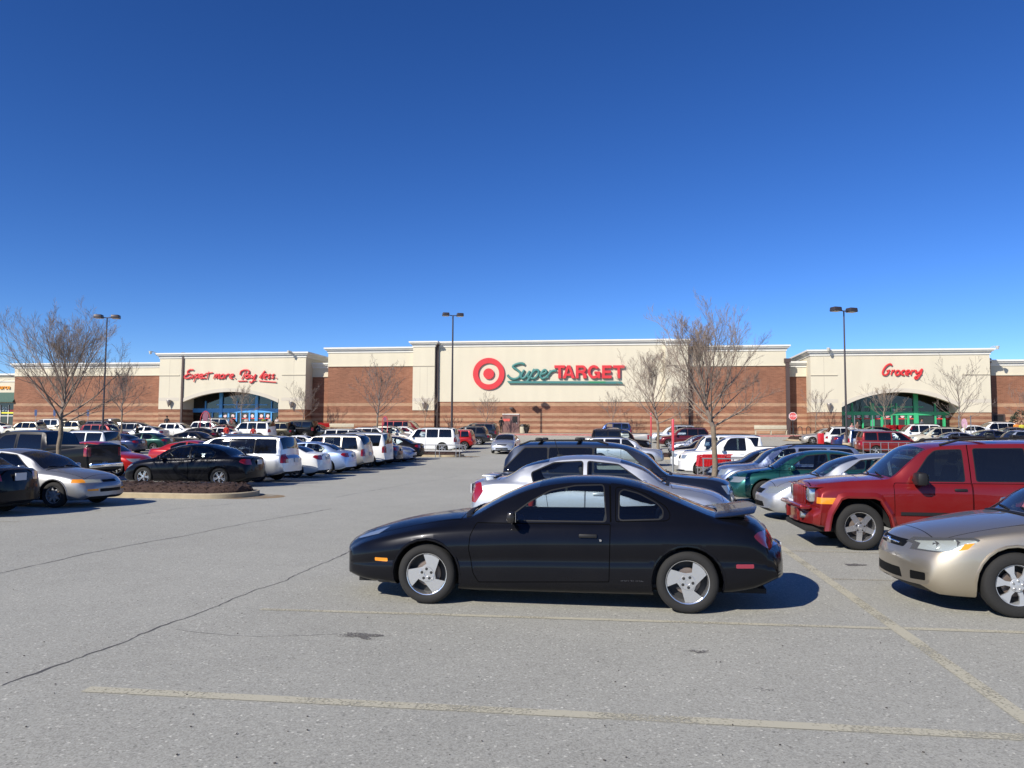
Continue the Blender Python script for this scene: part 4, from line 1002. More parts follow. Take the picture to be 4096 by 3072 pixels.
def spec_sedan(name, L=4.7, H=1.46, hood=.98, deck=1.06, c0=1.2, r0=2.05, r1=3.15, c1=4.05, wb0=.95, wb1=3.67, w=.9, nose=.52, near=0, rim='five', R=.325, ws_lo=None, **kw):
    top = [(0, nose), (.04, nose+.09), (.14, nose+.19), (.40, hood-.13), (c0*.7, hood-.045), (c0-.05, hood), (c0, hood+.012), ((c0+r0)/2, (hood+H)/2+.05), (r0, H-.055), (r0+.35, H-.008), ((r0+r1)/2, H), (r1-.15, H-.02), (r1+.05, H-.055), ((r1+c1)/2+.05, (H+deck)/2+.035), (c1, deck+.015), (c1+.08, deck), (L-.22, deck-.025), (L-.09, deck-.07), (L-.03, deck-.27), (L, .55)]
    top = sorted(top); bz = hood-.06
    belt = [(0, nose-.03), (.12, nose+.1), (.5, hood-.20), (1.2, hood-.11), (2.2, bz), (r1, bz+.045), (c1, deck-.075), (L-.35, deck-.10), (L-.08, deck-.2), (L, .50)]
    sp = dict(name=name, L=L, near=near, rim=rim, R=R, wheels=(wb0, wb1), top=top, belt=belt, bot=[(0, .27), (.15, .19), (.7, .17), (L-.8, .17), (L-.3, .22), (L, .32)],
      w=[(0, w-.16), (.10, w-.09), (.4, w-.03), (1.1, w), (L-1.2, w), (L-.5, w-.035), (L-.12, w-.09), (L, w-.15)],
      wr=[(0, w-.30), (.3, w-.24), (c0, w-.19), ((c0+r0)/2, w-.24), (r0, w-.31), (r1, w-.33), (c1-.2, w-.25), (c1+.1, w-.22), (L-.2, w-.22), (L, w-.3)], edge=EDG(L, r0, r1), bow=BOW(L),
      ws=(c0+.03, r0-.03), rg=(r1+.08, c1-.02), cab=(c0+.05, c1-.1), seats=(r0+.25, r1-.12), mirror=(c0+.42, bz+.07),
      win=[(rpoly([(c0+.36, bz+.045), (r0+.02, H-.155), ((r0+r1)/2-.04, H-.105), ((r0+r1)/2-.04, bz+.045)], .03), kw.get('gl', G_CLR)), (rpoly([((r0+r1)/2+.06, bz+.045), ((r0+r1)/2+.06, H-.105), (r1-.02, H-.135), (r1+.35, H-.30), (r1+.30, bz+.07)], .04), kw.get('gl', G_CLR))],
      handles=[((r0+r1)/2-.22, bz-.10), (r1+.20, bz-.085)], plate=deck-.22, px=-.012,
      patch=[('headlight', M_HEAD, 'xz', rpoly([(-.1, nose+.06), (.30, nose+.07), (.56, nose+.22), (.50, nose+.25), (.1, nose+.205), (-.1, nose+.2)], .02), .40),
             ('taillight', M_TAIL, 'xz', rpoly([(L-.36, deck-.19), (L-.30, deck-.11), (L+.1, deck-.12), (L+.1, deck-.30), (L-.15, deck-.30)], .02), .42),
             ('grille', M_GRILLE, 'yz', rpoly([(-.32, nose+.05), (.32, nose+.05), (.36, nose+.15), (-.36, nose+.15)], .02), lambda x, n: x < .4), ('lower_grille', M_GRILLE, 'yz', rpoly([(-.48, .29), (.48, .29), (.42, .40), (-.42, .40)], .02), lambda x, n: x < .4)],
      panel=[('door', 'xz', rpoly([(c0+.12, .30), (c0+.08, .60), (c0+.12, bz+.005), ((r0+r1)/2, bz+.012), ((r0+r1)/2+.01, .25), (c0+.2, .25)], .03), None),
             ('door', 'xz', rpoly([((r0+r1)/2+.014, .25), ((r0+r1)/2+.004, bz+.012), (r1+.38, bz+.012), (r1+.40, bz-.05), (wb1-.40, .62), (wb1-.46, .25)], .03), None),
             (None, 'xy', [(.30, -w+.26), (c0-.03, -w+.17), (c0-.03, w-.17), (.30, w-.26)], lambda x: x < c0+.1),
             (None, 'xy', [(c1+.05, -w+.23), (L-.10, -w+.25), (L-.10, w-.25), (c1+.05, w-.23)], lambda x: x > c1-.05)])
    sp.update({k: v for k, v in kw.items() if k not in ('gl',)}); return sp
def spec_suv(name, L=4.5, H=1.75, hood=1.05, c0=1.05, r0=1.75, r1=4.0, rgz=.10, w=.9, nose=.62, near=0, rim='five', R=.35, wb0=.88, wb1=3.5, side=SIDE, posts=(2.35, 3.25), gl2=G_DRK, tum=.22, beltz=None, steep=0, pg=.055, **kw):
    bz = beltz or hood-.04
    top = sorted([(0, nose), (.03, nose+.15), (.10, hood-.16), (.3, hood-.08), (c0-.05, hood), (c0, hood+.012), ((c0+r0)/2, (hood+H)/2+.06), (r0, H-.07), (r0+.4, H-.012), ((r0+r1)/2, H), (r1, H-.02), (r1+.12, H-.05), (L-rgz-.02, (H+bz)/2), (L-rgz+.04, bz), (L-.02, bz-.12), (L, .62)])
    belt = [(0, nose-.03), (.1, nose+.08), (.5, hood-.17), (1.2, bz-.06), (2.0, bz), (L-.5, bz+.02), (L-.12, bz-.03), (L-.03, bz-.18), (L, .55)]
    p1, p2 = posts
    sp = dict(name=name, L=L, near=near, rim=rim, R=R, wheels=(wb0, wb1), top=top, belt=belt, side=side, bot=[(0, .34), (.15, .27), (.7, .26), (L-.7, .26), (L-.3, .30), (L, .40)],
      w=[(0, w-.12), (.10, w-.07), (.4, w-.02), (1.1, w), (L-.9, w), (L-.3, w-.03), (L-.08, w-.07), (L, w-.11)],
      wr=[(0, w-.24), (.3, w-.20), (c0, w-.15), (r0, w-tum), (r1, w-tum), (L-.2, w-tum+.05), (L, w-.2)], edge=[(0, .05), (c0, .03), (r0, .07), (r1, .07), (L-.15, .05), (L, .05)],
      bow=[(0, .22), (.35, .12), (.9, .10), (1.9, .04), (L*.6, 0), (L-.9, 0), (L-.3, -.07), (L, -.14)],
      ws=(c0+.03, r0-.03), rg=(r1+.12, L-rgz+.0), cab=(c0+.05, L-.4), seats=(r0+.45, r0+1.35), mirror=(c0+.42, bz+.09), sk=1.08, ms=1.1,
      win=[(rpoly([(c0+.40, bz+.05), (r0+.02, H-.17), (r0+.15, H-.14), (p1-pg, H-.13), (p1-pg, bz+.05)], .04), G_CLR), (rpoly([(p1+pg, bz+.05), (p1+pg, H-.13), (p2-pg, H-.13), (p2-pg, bz+.05)], .04), gl2), (rpoly([(p2+pg, bz+.06), (p2+pg, H-.13), (r1-.02, H-.14), (L-.42, bz+.06)], .04), gl2)],
      rgl=gl2, handles=[(p1-.18, bz-.11), (p2-.16, bz-.11)], plate=bz-.20, px=-.012,
      patch=[('headlight', M_HEAD, 'xz', rpoly([(-.1, nose+.08), (.22, nose+.09), (.34, nose+.26), (-.1, nose+.25)], .02), .48),
             ('taillight', M_TAIL, 'xz', rpoly([(L-.24, bz-.30), (L-.24, bz+.02), (L-.14, bz+.06), (L+.1, bz+.06), (L+.1, bz-.30)], .02), .58),
             ('grille', M_GRILLE, 'yz', rpoly([(-.42, nose+.08), (.42, nose+.08), (.42, nose+.22), (-.42, nose+.22)], .02), lambda x, n: x < .4)],
      panel=[('door', 'xz', rpoly([(c0+.10, .38), (c0+.08, .7), (c0+.10, bz+.01), (p1, bz+.016), (p1, .34), (c0+.15, .34)], .03), None),
             ('door', 'xz', rpoly([(p1+.004, .34), (p1+.004, bz+.016), (p2+.02, bz+.016), (p2+.02, bz-.2), (wb1-.42, .7), (wb1-.45, .34)], .03), None)])
    sp.update(kw); return sp
# ---- hero coupe
SIDE_C = [(0, .87), (.03, .925), (.08, .965), (.16, .988), (.26, .998), (.36, 1.0), (.44, .992), (.50, .980), (.53, .986), (.62, 1.0), (.72, 1.0), (.82, .985), (.9, .965), (.96, .945), (1, .91)]
def spec_coupe():
    S = .14; L = 4.72; w = .865
    top = [(0, .56), (.03, .605), (.10, .665), (.22, .73), (.45, .81), (.8, .88), (1.1, .922), (1.27, .938), (1.31, .948), (1.55, 1.075), (1.8, 1.195), (2.02, 1.275), (2.2, 1.318), (2.45, 1.345), (2.7, 1.35), (2.95, 1.338), (3.15, 1.305), (3.25, 1.28), (3.5, 1.185), (3.8, 1.065), (3.98, 1.0), (4.04, .985), (4.3, .965), (4.44, .925), (4.54, .85), (4.60, .745), (4.615, .70), (4.66, .68), (4.705, .64), (4.72, .5)]
    belt = [(0, .53), (.1, .60), (.4, .71), (.9, .80), (1.4, .84), (2, .872), (2.9, .895), (3.5, .915), (4.0, .91), (4.4, .86), (4.56, .74), (4.62, .655), (4.68, .62), (4.72, .47)]
    sp = dict(name='coupe', L=L, near=2, rim='swirl', R=.318, tw=.2, arch=.372, wheels=(.93, 3.66), top=top, belt=belt,
      bot=[(0, .27), (.10, .225), (.3, .20), (.65, .175), (1.2, .155), (3.2, .165), (4.0, .20), (4.4, .25), (4.72, .36)],
      w=[(0, .62), (.06, .70), (.2, .775), (.45, .825), (.9, w), (2, w), (3.6, w), (4.1, .85), (4.45, .80), (4.63, .745), (4.72, .68)],
      wr=[(0, .46), (.2, .54), (.6, .60), (1.3, .665), (1.6, .635), (2.05, .555), (2.7, .52), (3.15, .52), (3.6, .60), (4.0, .665), (4.4, .64), (4.72, .5)],
      edge=[(0, .05), (.5, .05), (1.2, .035), (1.9, .055), (3.1, .055), (3.8, .04), (4.2, .035), (4.72, .05)],
      bow=[(0, .34), (.3, .22), (.9, .15), (1.3, .14), (2.0, .05), (3, -.02), (3.9, -.08), (4.4, -.15), (4.72, -.27)], bul=.025, side=SIDE_C,
      ws=(1.335, 2.10), rg=(3.22, 4.0), cab=(1.4, 3.7), seats=(2.55, 3.25), mirror=(1.86, .945), ms=.82, sk=.86, rgl=G_MID,
      win=[(rpoly([(1.78, .905), (2.02, 1.085), (2.24, 1.205), (2.50, 1.258), (2.80, 1.270), (2.83, .915)], .03), G_CLR), (rpoly([(2.97, .930), (2.98, 1.20), (3.02, 1.225), (3.18, 1.185), (3.36, 1.095), (3.42, 1.03), (3.41, .965), (3.38, .950)], .04), G_CLR)],
      handles=[(2.65, .765)], hmat=M_BLKP, mmat=paint('dusty_black', (.012, .012, .014), .2, .3, .1), plate=.58, px=-.03,
      patch=[('headlight', M_HEAD, 'xz', rpoly([(-.1, .585), (.12, .625), (.31, .70), (.40, .765), (.33, .785), (.15, .73), (-.1, .665)], .01), .36),
             ('side_marker', M_AMBER, 'xz', rpoly([(.34, .435), (.49, .435), (.49, .472), (.34, .472)], .01), .5),
             ('side_marker', M_TAIL, 'xz', rpoly([(4.14, .475), (4.32, .475), (4.32, .515), (4.14, .515)], .01), .5),
             ('taillight', M_TAILD, 'xz', rpoly([(4.32, .79), (4.37, .825), (4.44, .83), (4.9, .80), (4.9, .665), (4.47, .665), (4.39, .72)], .03), .30)],
      panel=[('door', 'xz', rpoly([(1.46, .872), (2.885, .888), (2.87, .30), (1.50, .255), (1.44, .35), (1.39, .60), (1.40, .74)], .02), None),
             (None, 'xz', [(2.875, .905), (2.892, .905), (2.882, 1.27), (2.865, 1.27)], None),
             (None, 'xz', rpoly([(2.93, .905), (2.93, 1.255), (3.06, 1.262), (3.26, 1.19), (3.46, 1.07), (3.50, 1.0), (3.49, .945), (3.45, .925)], .03), None),
             (None, 'xy', [(.22, -.50), (.5, -.60), (1.28, -.68), (1.28, .68), (.5, .60), (.22, .50)], lambda x: x < 1.35),
             (None, 'xy', [(4.03, -.62), (4.64, -.60), (4.64, .60), (4.03, .62)], lambda x: x > 4.0)],
      spin={(.93, 1): .25, (3.66, 1): -.42})
    def spoiler(link, sp, SX, *a):
        D = 4.06+S; b = MB(); n_ = 13; vs = []
        for i in range(n_):
            t = i/(n_-1)*2-1; y = t*.66; e = abs(t)**6; xo = -.10*t*t; zt = 1.012 - .03*e + .012*(1-t*t)
            vs += [(D-.02+xo+SX, y, zt-.026), (D+.14+xo+SX, y, zt-.014), (D+.38+xo+SX, y, zt+.028), (D+.395+xo+SX, y, zt+.038), (D+.2+xo+SX, y, zt+.006), (D+xo+SX, y, zt-.018)]
        fs = [(i*6+j, (i+1)*6+j, (i+1)*6+(j+1) % 6, i*6+(j+1) % 6) for i in range(n_-1) for j in range(6)] + [tuple(range(6)), tuple(reversed(range(6*n_-6, 6*n_)))]
        b.add(vs, fs, 0, True)
        for s in (1, -1): b.bbox(D+.03+SX, D+.22+SX, s*.50-.03, s*.50+.03, .94, 1.01, .02)
        o = link(b, 'spoiler', P0); o['_paint'] = 1
    def lock(link, sp, SX, *a):
        for s in (1, -1):
            b = MB(); b.lathe([(0, -.012), (.012, -.012), (.015, 0)], 10, 'y', (2.78+S+SX, s*.866-(.004 if s > 0 else 0), .725), 0); link(b, 'door_lock', M_CHROME)
        b = MB()
        for s in (1, -1): b.bbox(.50+SX, .70+SX, s*.66-.1, s*.66+.1, .2, .42, .03)
        link(b, 'mud_liner', M_UNDER)
        b = MB(); b.lathe([(0, .07), (.03, .055), (.045, .0), (.03, -.055), (0, -.07)], 10, 'z', (2.12+SX, -.2, 1.06)); link(b, 'red_mirror_charm', mat('charm_red', (.45, .04, .03), .5))
        b = MB(); b.bbox(2.14+SX, 2.18+SX, -.11, .11, 1.13, 1.19, .02); link(b, 'inner_mirror', M_INT)
    def script_name(link, sp, SX, *a):
        for s_ in (1, -1):
            M = Matrix.Translation((3.24+SX, -s_*.857, .335)) @ Matrix.Rotation(0 if s_ > 0 else math.pi, 4, 'Z') @ XZ
            t = text_mesh('SUNFIRE', .062, M, .006, 'body_lettering', mat('dark_lettering', (.035, .035, .04), .4)); COL.objects.unlink(t); t.parent = ROOT[0]; reg(t, ROOT[0])
    sp['extra'] = [spoiler, lock, wipers(1.3+S, .93), script_name]
    fx = lambda x: x+S if x >= .3 else (x*(.3+S)/.3 if x > 0 else x)
    for k in ('top', 'belt', 'bot', 'w', 'wr', 'edge', 'bow'): sp[k] = [(fx(a), b) for a, b in sp[k]]
    sp['L'] = L+S; sp['wheels'] = tuple(fx(a) for a in sp['wheels']); sp['ws'] = tuple(fx(a) for a in sp['ws']); sp['rg'] = tuple(fx(a) for a in sp['rg']); sp['cab'] = tuple(fx(a) for a in sp['cab']); sp['seats'] = tuple(fx(a) for a in sp['seats'])
    sp['mirror'] = (fx(sp['mirror'][0]), sp['mirror'][1]); sp['handles'] = [(fx(a), b) for a, b in sp['handles']]
    sp['win'] = [([(fx(a), b) for a, b in p], m) for p, m in sp['win']]
    sp['patch'] = [(n_, m, ax, [(fx(a), b) for a, b in p], c) for n_, m, ax, p, c in sp['patch']]
    sp['panel'] = [(n_, ax, [(fx(a), b) for a, b in p], (lambda c: (lambda x: c(x-S)) if c else None)(c)) for n_, ax, p, c in sp['panel']]
    sp['spin'] = {}
    return sp
# ---- boxy red off-roader
def spec_jeep():
    L = 4.79; w = .95
    top = [(0, .60), (.03, .66), (.13, .70), (.15, .99), (.18, 1.045), (.5, 1.10), (.9, 1.145), (1.24, 1.17), (1.28, 1.18), (1.6, 1.44), (1.86, 1.645), (2.0, 1.70), (2.3, 1.735), (3, 1.765), (3.8, 1.775), (4.5, 1.765), (4.66, 1.70), (4.74, 1.15), (4.77, 1.0), (4.79, .65)]
    sp = spec_suv('off_road_suv', L=L, H=1.775, hood=1.17, c0=1.28, r0=1.95, r1=4.5, w=w, near=2, rim='jeep', R=.372, wb0=.86, wb1=3.64, side=SLAB, posts=(2.52, 3.42), rgz=.06)
    sp.update(top=top, belt=[(0, .57), (.12, .66), (.16, .90), (.5, .995), (1.3, 1.045), (2, 1.07), (3.5, 1.09), (4.6, 1.09), (4.74, .95), (4.79, .6)], bot=[(0, .40), (.12, .36), (.4, .34), (1.2, .36), (4, .36), (4.79, .45)],
      w=[(0, .86), (.12, .90), (.2, .90), (1.2, .925), (4.4, .93), (4.7, .90), (4.79, .86)], wr=[(0, .70), (.2, .72), (1.2, .80), (1.6, .775), (2, .73), (4.5, .73), (4.79, .7)], edge=[(0, .03), (1.2, .035), (1.95, .055), (4.5, .055), (4.79, .05)],
      bow=[(0, .16), (.14, .12), (.5, .06), (1.28, .09), (1.95, .05), (3, 0), (4.79, -.03)], ws=(1.31, 1.9), rg=(4.53, 4.7), arch=.46, sqarch=1, tw=.25, ms=1.35, mirror=(1.72, 1.15), mmat=M_BLKP, hmat=M_BLKP, bul=.01,
      win=[(rpoly([(1.66, 1.12), (1.94, 1.50), (2.04, 1.585), (2.10, 1.60), (2.44, 1.615), (2.44, 1.12)], .03), G_MID), (rpoly([(2.62, 1.125), (2.62, 1.63), (3.36, 1.64), (3.36, 1.13)], .035), G_DRK), (rpoly([(3.50, 1.13), (3.50, 1.64), (4.42, 1.635), (4.48, 1.13)], .035), G_DRK)],
      handles=[(2.36, .985), (3.30, .99)],
      patch=[('turn_signal', M_AMBER, 'xz', rpoly([(.16, .73), (.46, .73), (.52, .83), (.16, .83)], .01), .76), ('taillight', M_TAIL, 'xz', rpoly([(4.66, .8), (4.66, 1.1), (4.9, 1.1), (4.9, .8)], .02), .6)],
      panel=[('door', 'xz', rpoly([(1.37, .40), (1.37, 1.03), (1.40, 1.085), (2.535, 1.09), (2.535, .40)], .02), None), ('door', 'xz', rpoly([(2.539, .40), (2.539, 1.09), (3.43, 1.095), (3.43, .85), (3.2, .62), (3.14, .40)], .02), None), (None, 'xz', [(2.528, 1.085), (2.543, 1.085), (2.543, 1.70), (2.528, 1.70)], None),
             (None, 'xy', [(.19, -.66), (1.24, -.80), (1.24, .80), (.19, .66)], lambda x: x < 1.3)], seats=(2.35, 3.2))
    def front(link, sp, SX, *a):
        b = MB(); b.box(.125+SX, .15+SX, -.42, .42, .70, 1.0, 0)
        o = link(b, 'grille', M_GRILLE)
        b = MB()
        for i in range(8):
            y = -.42+.12*i; xb = .10+.0*abs(y)
            b.bbox(.085+SX+.10*(abs(y)/.9)**2, .14+SX, y-.028, y+.028, .68, .985, .012)
        b.bbox(.10+SX, .16+SX, -.44, .44, .965, 1.01, .015); b.bbox(.10+SX, .16+SX, -.44, .44, .665, .70, .015); o2 = link(b, 'grille_bar', P0, o); o2['_paint'] = 1
        for s in (1, -1):
            b = MB(); b.bbox(.12+SX, .30+SX, min(s*.47, s*.70), max(s*.47, s*.70), .74, .985, .035); hl = link(b, 'headlight', M_HEAD)
            b = MB(); b.lathe([(.095, -.006), (.085, .0), (.03, .004), (0, .004)], 20, 'x', (.122+SX, s*.585, .865)); link(b, 'reflector', M_CHROME, hl)
            b = MB(); b.bbox(.10+SX, .34+SX, min(s*.445, s*.80), max(s*.445, s*.80), .985, 1.0, .005); o = link(b, 'headlight_brow', P0); o['_paint'] = 1
            b = MB(); b.lathe([(0, -.02), (.055, -.015), (.06, .06)], 16, 'x', (-.0+SX+.02, s*.58, .53)); link(b, 'fog_lamp', M_HEAD)
            b = MB(); b.bbox(-.02+SX, .05+SX, min(s*.36, s*.44), max(s*.36, s*.44), .42, .66, .015); o = link(b, 'bumper_guard', P0); o['_paint'] = 1
        b = MB(); b.bbox(-.045+SX, .13+SX, -.80, .80, .63, .70, .03); o = link(b, 'bumper_step', P0); o['_paint'] = 1
        b = MB(); b.bbox(.03+SX, .5+SX, -.75, .75, .27, .36, .03); link(b, 'skid_plate', M_UNDER)
        for wx in sp['wheels']:
            for s in (1, -1):
                b = MB(); ar = .46; O = [(ar+.015, -.06), (ar+.0, .05), (ar*.93, .19), (ar*.63, ar*.93), (ar*.45, ar), (-ar*.45, ar), (-ar*.63, ar*.93), (-ar*.93, .19), (-ar, .05), (-ar-.015, -.06)]
                ro = [(x*1.17, z*1.20+.0) for x, z in O]; vs = []
                for (x, z), (x2, z2) in zip(O, ro): vs += [(wx+x+SX, s*.88, .372+z), (wx+x+SX, s*.965, .372+z), (wx+x+(x2-x)*.35+SX, s*.975, .372+z+(z2-z)*.35), (wx+x2+SX, s*.925, .372+z2), (wx+x2+SX, s*.86, .372+z2)]
                fs = []
                for i in range(len(O)-1):
                    for j in range(4): q = (i*5+j, i*5+j+1, (i+1)*5+j+1, (i+1)*5+j); fs.append(q if s < 0 else tuple(reversed(q)))
                b.add(vs, fs, 0, True); o = link(b, 'fender_flare', P0); o['_paint'] = 1
    sp['extra'] = [front, moulding(.60, 1.46, 2.52, .032, M_BLKP, proud=.02), moulding(.60, 2.56, 3.0, .032, M_BLKP, proud=.02), rails(.055, 2.15, 4.5, (2.9, 3.9)), wipers(1.26, 1.17)]
    return sp
PROTO = {}
def proto(key, spec): PROTO[key] = build(spec)
proto('coupe', spec_coupe())
proto('boxy', spec_jeep())
# gold sedan, nose in close-up
def gold_front(link, sp, SX, *a):
    b = MB(); b.bbox(.055+SX, .085+SX, -.25, .25, .645, .665, .01); link(b, 'grille_bar', M_CHROME)
    b = MB(); b.bbox(.03+SX, .06+SX, -.045, .045, .615, .695, .02); link(b, 'badge', M_CHROME)
def gold_spec():
    sp = spec_sedan('sedan', L=4.83, H=1.45, hood=.99, deck=1.07, c0=1.32, r0=2.15, r1=3.3, c1=4.2, wb0=.98, wb1=3.72, w=.91, near=2, rim='acc', R=.328, nose=.54)
    P_ = [p for p in sp['patch'] if p[0] not in ('headlight', 'grille', 'lower_grille')]
    P_ += [('headlight', M_HEAD, 'xz', rpoly([(-.1, .60), (.28, .62), (.52, .685), (.66, .765), (.60, .79), (.35, .755), (-.1, .70)], .015), .40),
           ('grille', M_GRILLE, 'yz', rpoly([(-.34, .62), (.34, .62), (.38, .70), (-.38, .70)], .02), lambda x, n: x < .4),
           ('lower_grille', M_GRILLE, 'yz', rpoly([(-.38, .30), (.38, .30), (.34, .40), (-.34, .40)], .015), lambda x, n: x < .4),
           ('fog_grille', M_GRILLE, 'yz', rpoly([(.50, .31), (.69, .32), (.69, .40), (.50, .40)], .015), lambda x, n: x < .6), ('fog_grille', M_GRILLE, 'yz', rpoly([(-.69, .32), (-.50, .31), (-.50, .40), (-.69, .40)], .015), lambda x, n: x < .6)]
    sp['patch'] = P_
    sp['top'] = [(0, .52), (.03, .60), (.08, .69), (.16, .745), (.4, .82), (.8, .905), (1.15, .965), (1.3, .985), (1.34, 1.0)] + [t for t in sp['top'] if t[0] > 1.6]
    sp['extra'] = [gold_front, wipers(1.32, .985), box_part('turn_signal', M_AMBER, [(.42, .52, .795, .80, .665, .745)], .004)]
    sp['bowls'] = [(.17, .62, .672, .05), (.31, .74, .705, .045)]
    sp['extra'] = [gold_front, wipers(1.32, .985)]
    sp['patch'].insert(0, ('turn_signal', M_AMBER, 'xz', [(.44, .650), (.53, .672), (.60, .735), (.51, .722)], .5))
    return sp
proto('gold', gold_spec())
# silver sedan behind the coupe (tail towards the aisle)
def lip(link, sp, SX, *a):
    L = sp['L']; b = MB(); b.bbox(L-.50+SX, L-.26+SX, -.50, .50, 1.088, 1.112, .011)
    for s in (1, -1): b.bbox(L-.46+SX, L-.32+SX, s*.45-.03, s*.45+.03, 1.04, 1.095, .015)
    o = link(b, 'spoiler', P0); o['_paint'] = 1
def aerial(x, y=0, h=.3):
    def f(link, sp, SX, BE, BO, W, T, *a):
        b = MB(); b.tube([(x+SX, y, T(x)-.01), (x+SX+.1, y, T(x)+h)], .006); b.bbox(x+SX-.06, x+SX+.05, y-.025, y+.025, T(x)-.01, T(x)+.03, .015); link(b, 'antenna', M_TRIM)
    return f
def silv():
    sp = spec_sedan('sedan', L=4.62, H=1.47, hood=1.0, deck=1.08, c0=1.18, r0=2.0, r1=3.12, c1=3.98, wb0=.92, wb1=3.58, w=.90, near=1, rim='multi', extra=[lip, wipers(1.19, .99), aerial(3.05)])
    sp['patch'] = [p for p in sp['patch'] if p[0] != 'taillight'] + [('taillight', M_TAIL, 'xz', rpoly([(4.28, .86), (4.34, 1.0), (4.44, 1.01), (4.75, .99), (4.75, .70), (4.42, .66)], .02), .48)]
    return sp
proto('silver', silv())
proto('sedan_n', spec_sedan('sedan', L=4.75, near=1, rim='multi', wb1=3.72, extra=[wipers(1.18, .97)]))
# 1990s wedge sedan with amber corner lamps
def acc96():
    sp = spec_sedan('sedan', L=4.76, H=1.40, hood=.93, deck=1.02, c0=1.30, r0=2.15, r1=3.2, c1=4.1, wb0=.95, wb1=3.66, w=.88, near=1, rim='snow', R=.31, nose=.50)
    sp['patch'] = [('turn_signal', M_AMBER, 'xz', rpoly([(.20, .60), (.50, .60), (.50, .685), (.20, .685)], .02), .64), ('headlight', M_HEADO, 'yz', rpoly([(.28, .595), (1.0, .60), (1.0, .69), (.28, .665)], .01), lambda x, n: x < .38), ('headlight', M_HEADO, 'yz', rpoly([(-1.0, .60), (-.28, .595), (-.28, .665), (-1.0, .69)], .01), lambda x, n: x < .38),
      ('grille', M_GRILLE, 'yz', rpoly([(-.25, .60), (.25, .60), (.25, .66), (-.25, .66)], .02), lambda x, n: x < .3), ('bumper_lamp', M_AMBER, 'yz', rpoly([(.42, .40), (.68, .40), (.68, .45), (.42, .45)], .01), lambda x, n: x < .4), ('bumper_lamp', M_AMBER, 'yz', rpoly([(-.68, .40), (-.42, .40), (-.42, .45), (-.68, .45)], .01), lambda x, n: x < .4),
      ('lower_grille', M_GRILLE, 'yz', rpoly([(-.38, .37), (.38, .37), (.38, .45), (-.38, .45)], .02), lambda x, n: x < .4), sp['patch'][1]]
    sp['extra'] = [wipers(1.28, .92)]
    return sp
proto('acc96', acc96())
proto('crossover', spec_suv('crossover', L=5.05, H=1.69, hood=1.06, c0=1.28, r0=2.15, r1=4.2, w=.98, near=1, rim='five', R=.36, wb0=1.0, wb1=3.95, posts=(2.80, 3.70), rgz=.42, tum=.30, nose=.60, pg=.018, extra=[rails(.05, 2.5, 4.3, (3.1, 3.9)), wipers(1.26, 1.05)], mmat=M_BLKP))
proto('minivan', spec_suv('minivan', L=5.05, H=1.74, hood=1.02, c0=1.05, r0=2.0, r1=4.6, w=.96, near=1, rim='five', R=.335, wb0=.92, wb1=3.90, posts=(2.75, 3.75), rgz=.18, tum=.27, nose=.58, beltz=1.02, pg=.018, extra=[rails(.03, 2.3, 4.6), moulding(.60, 1.4, 3.4, .02)]))
proto('coupe2', spec_sedan('coupe', L=4.76, H=1.42, hood=.97, deck=1.05, r0=2.1, r1=3.05, c1=4.1, near=1, rim='multi'))
proto('sedan', spec_sedan('sedan', L=4.65, H=1.45, near=0))
proto('sedan_o', spec_sedan('sedan', L=4.55, H=1.40, hood=.93, deck=1.02, c0=1.25, r0=2.0, r1=3.05, c1=3.85, w=.87, R=.31, near=0))
proto('suv', spec_suv('suv', near=0, extra=[rails(.05)]))
proto('suv_r', spec_suv('suv', L=4.6, H=1.68, hood=1.02, c0=1.10, r0=1.95, r1=3.85, w=.92, near=0, R=.35, wb0=.9, wb1=3.58, posts=(2.45, 3.30), rgz=.38, tum=.30, nose=.60, pg=.03, extra=[rails(.035, 2.1, 3.9)]))
proto('suv_box', spec_suv('suv', L=4.45, H=1.80, hood=1.10, c0=1.15, r0=1.65, r1=4.15, near=0, side=SLAB, rgz=.05, tum=.19, posts=(2.25, 3.15), extra=[rails(.05)]))
proto('bigsuv', spec_suv('suv', L=5.05, H=1.88, hood=1.17, c0=1.25, r0=1.95, r1=4.6, w=.99, near=1, R=.39, wb0=1.0, wb1=3.95, posts=(2.70, 3.65), nose=.70, rgz=.12, side=SLAB, extra=[rails(.05, 2.2, 4.6)]))
proto('wagon', spec_suv('wagon', L=4.55, H=1.58, hood=1.0, c0=1.15, r0=1.95, r1=3.9, near=1, R=.33, wb0=.9, wb1=3.5, rgz=.3, tum=.26, nose=.56, extra=[rails(.04, 2.1, 4.0)]))
proto('van_far', spec_suv('minivan', L=4.95, H=1.74, hood=1.02, c0=1.05, r0=2.0, r1=4.5, w=.96, R=.335, wb0=.92, wb1=3.80, posts=(2.7, 3.65), rgz=.18, tum=.27, nose=.58, beltz=1.02))
proto('hatch', spec_suv('hatchback', L=4.05, H=1.61, hood=1.02, c0=.95, r0=1.5, r1=3.6, w=.88, R=.33, wb0=.78, wb1=3.3, posts=(2.1, 2.95), rgz=.14, tum=.2))
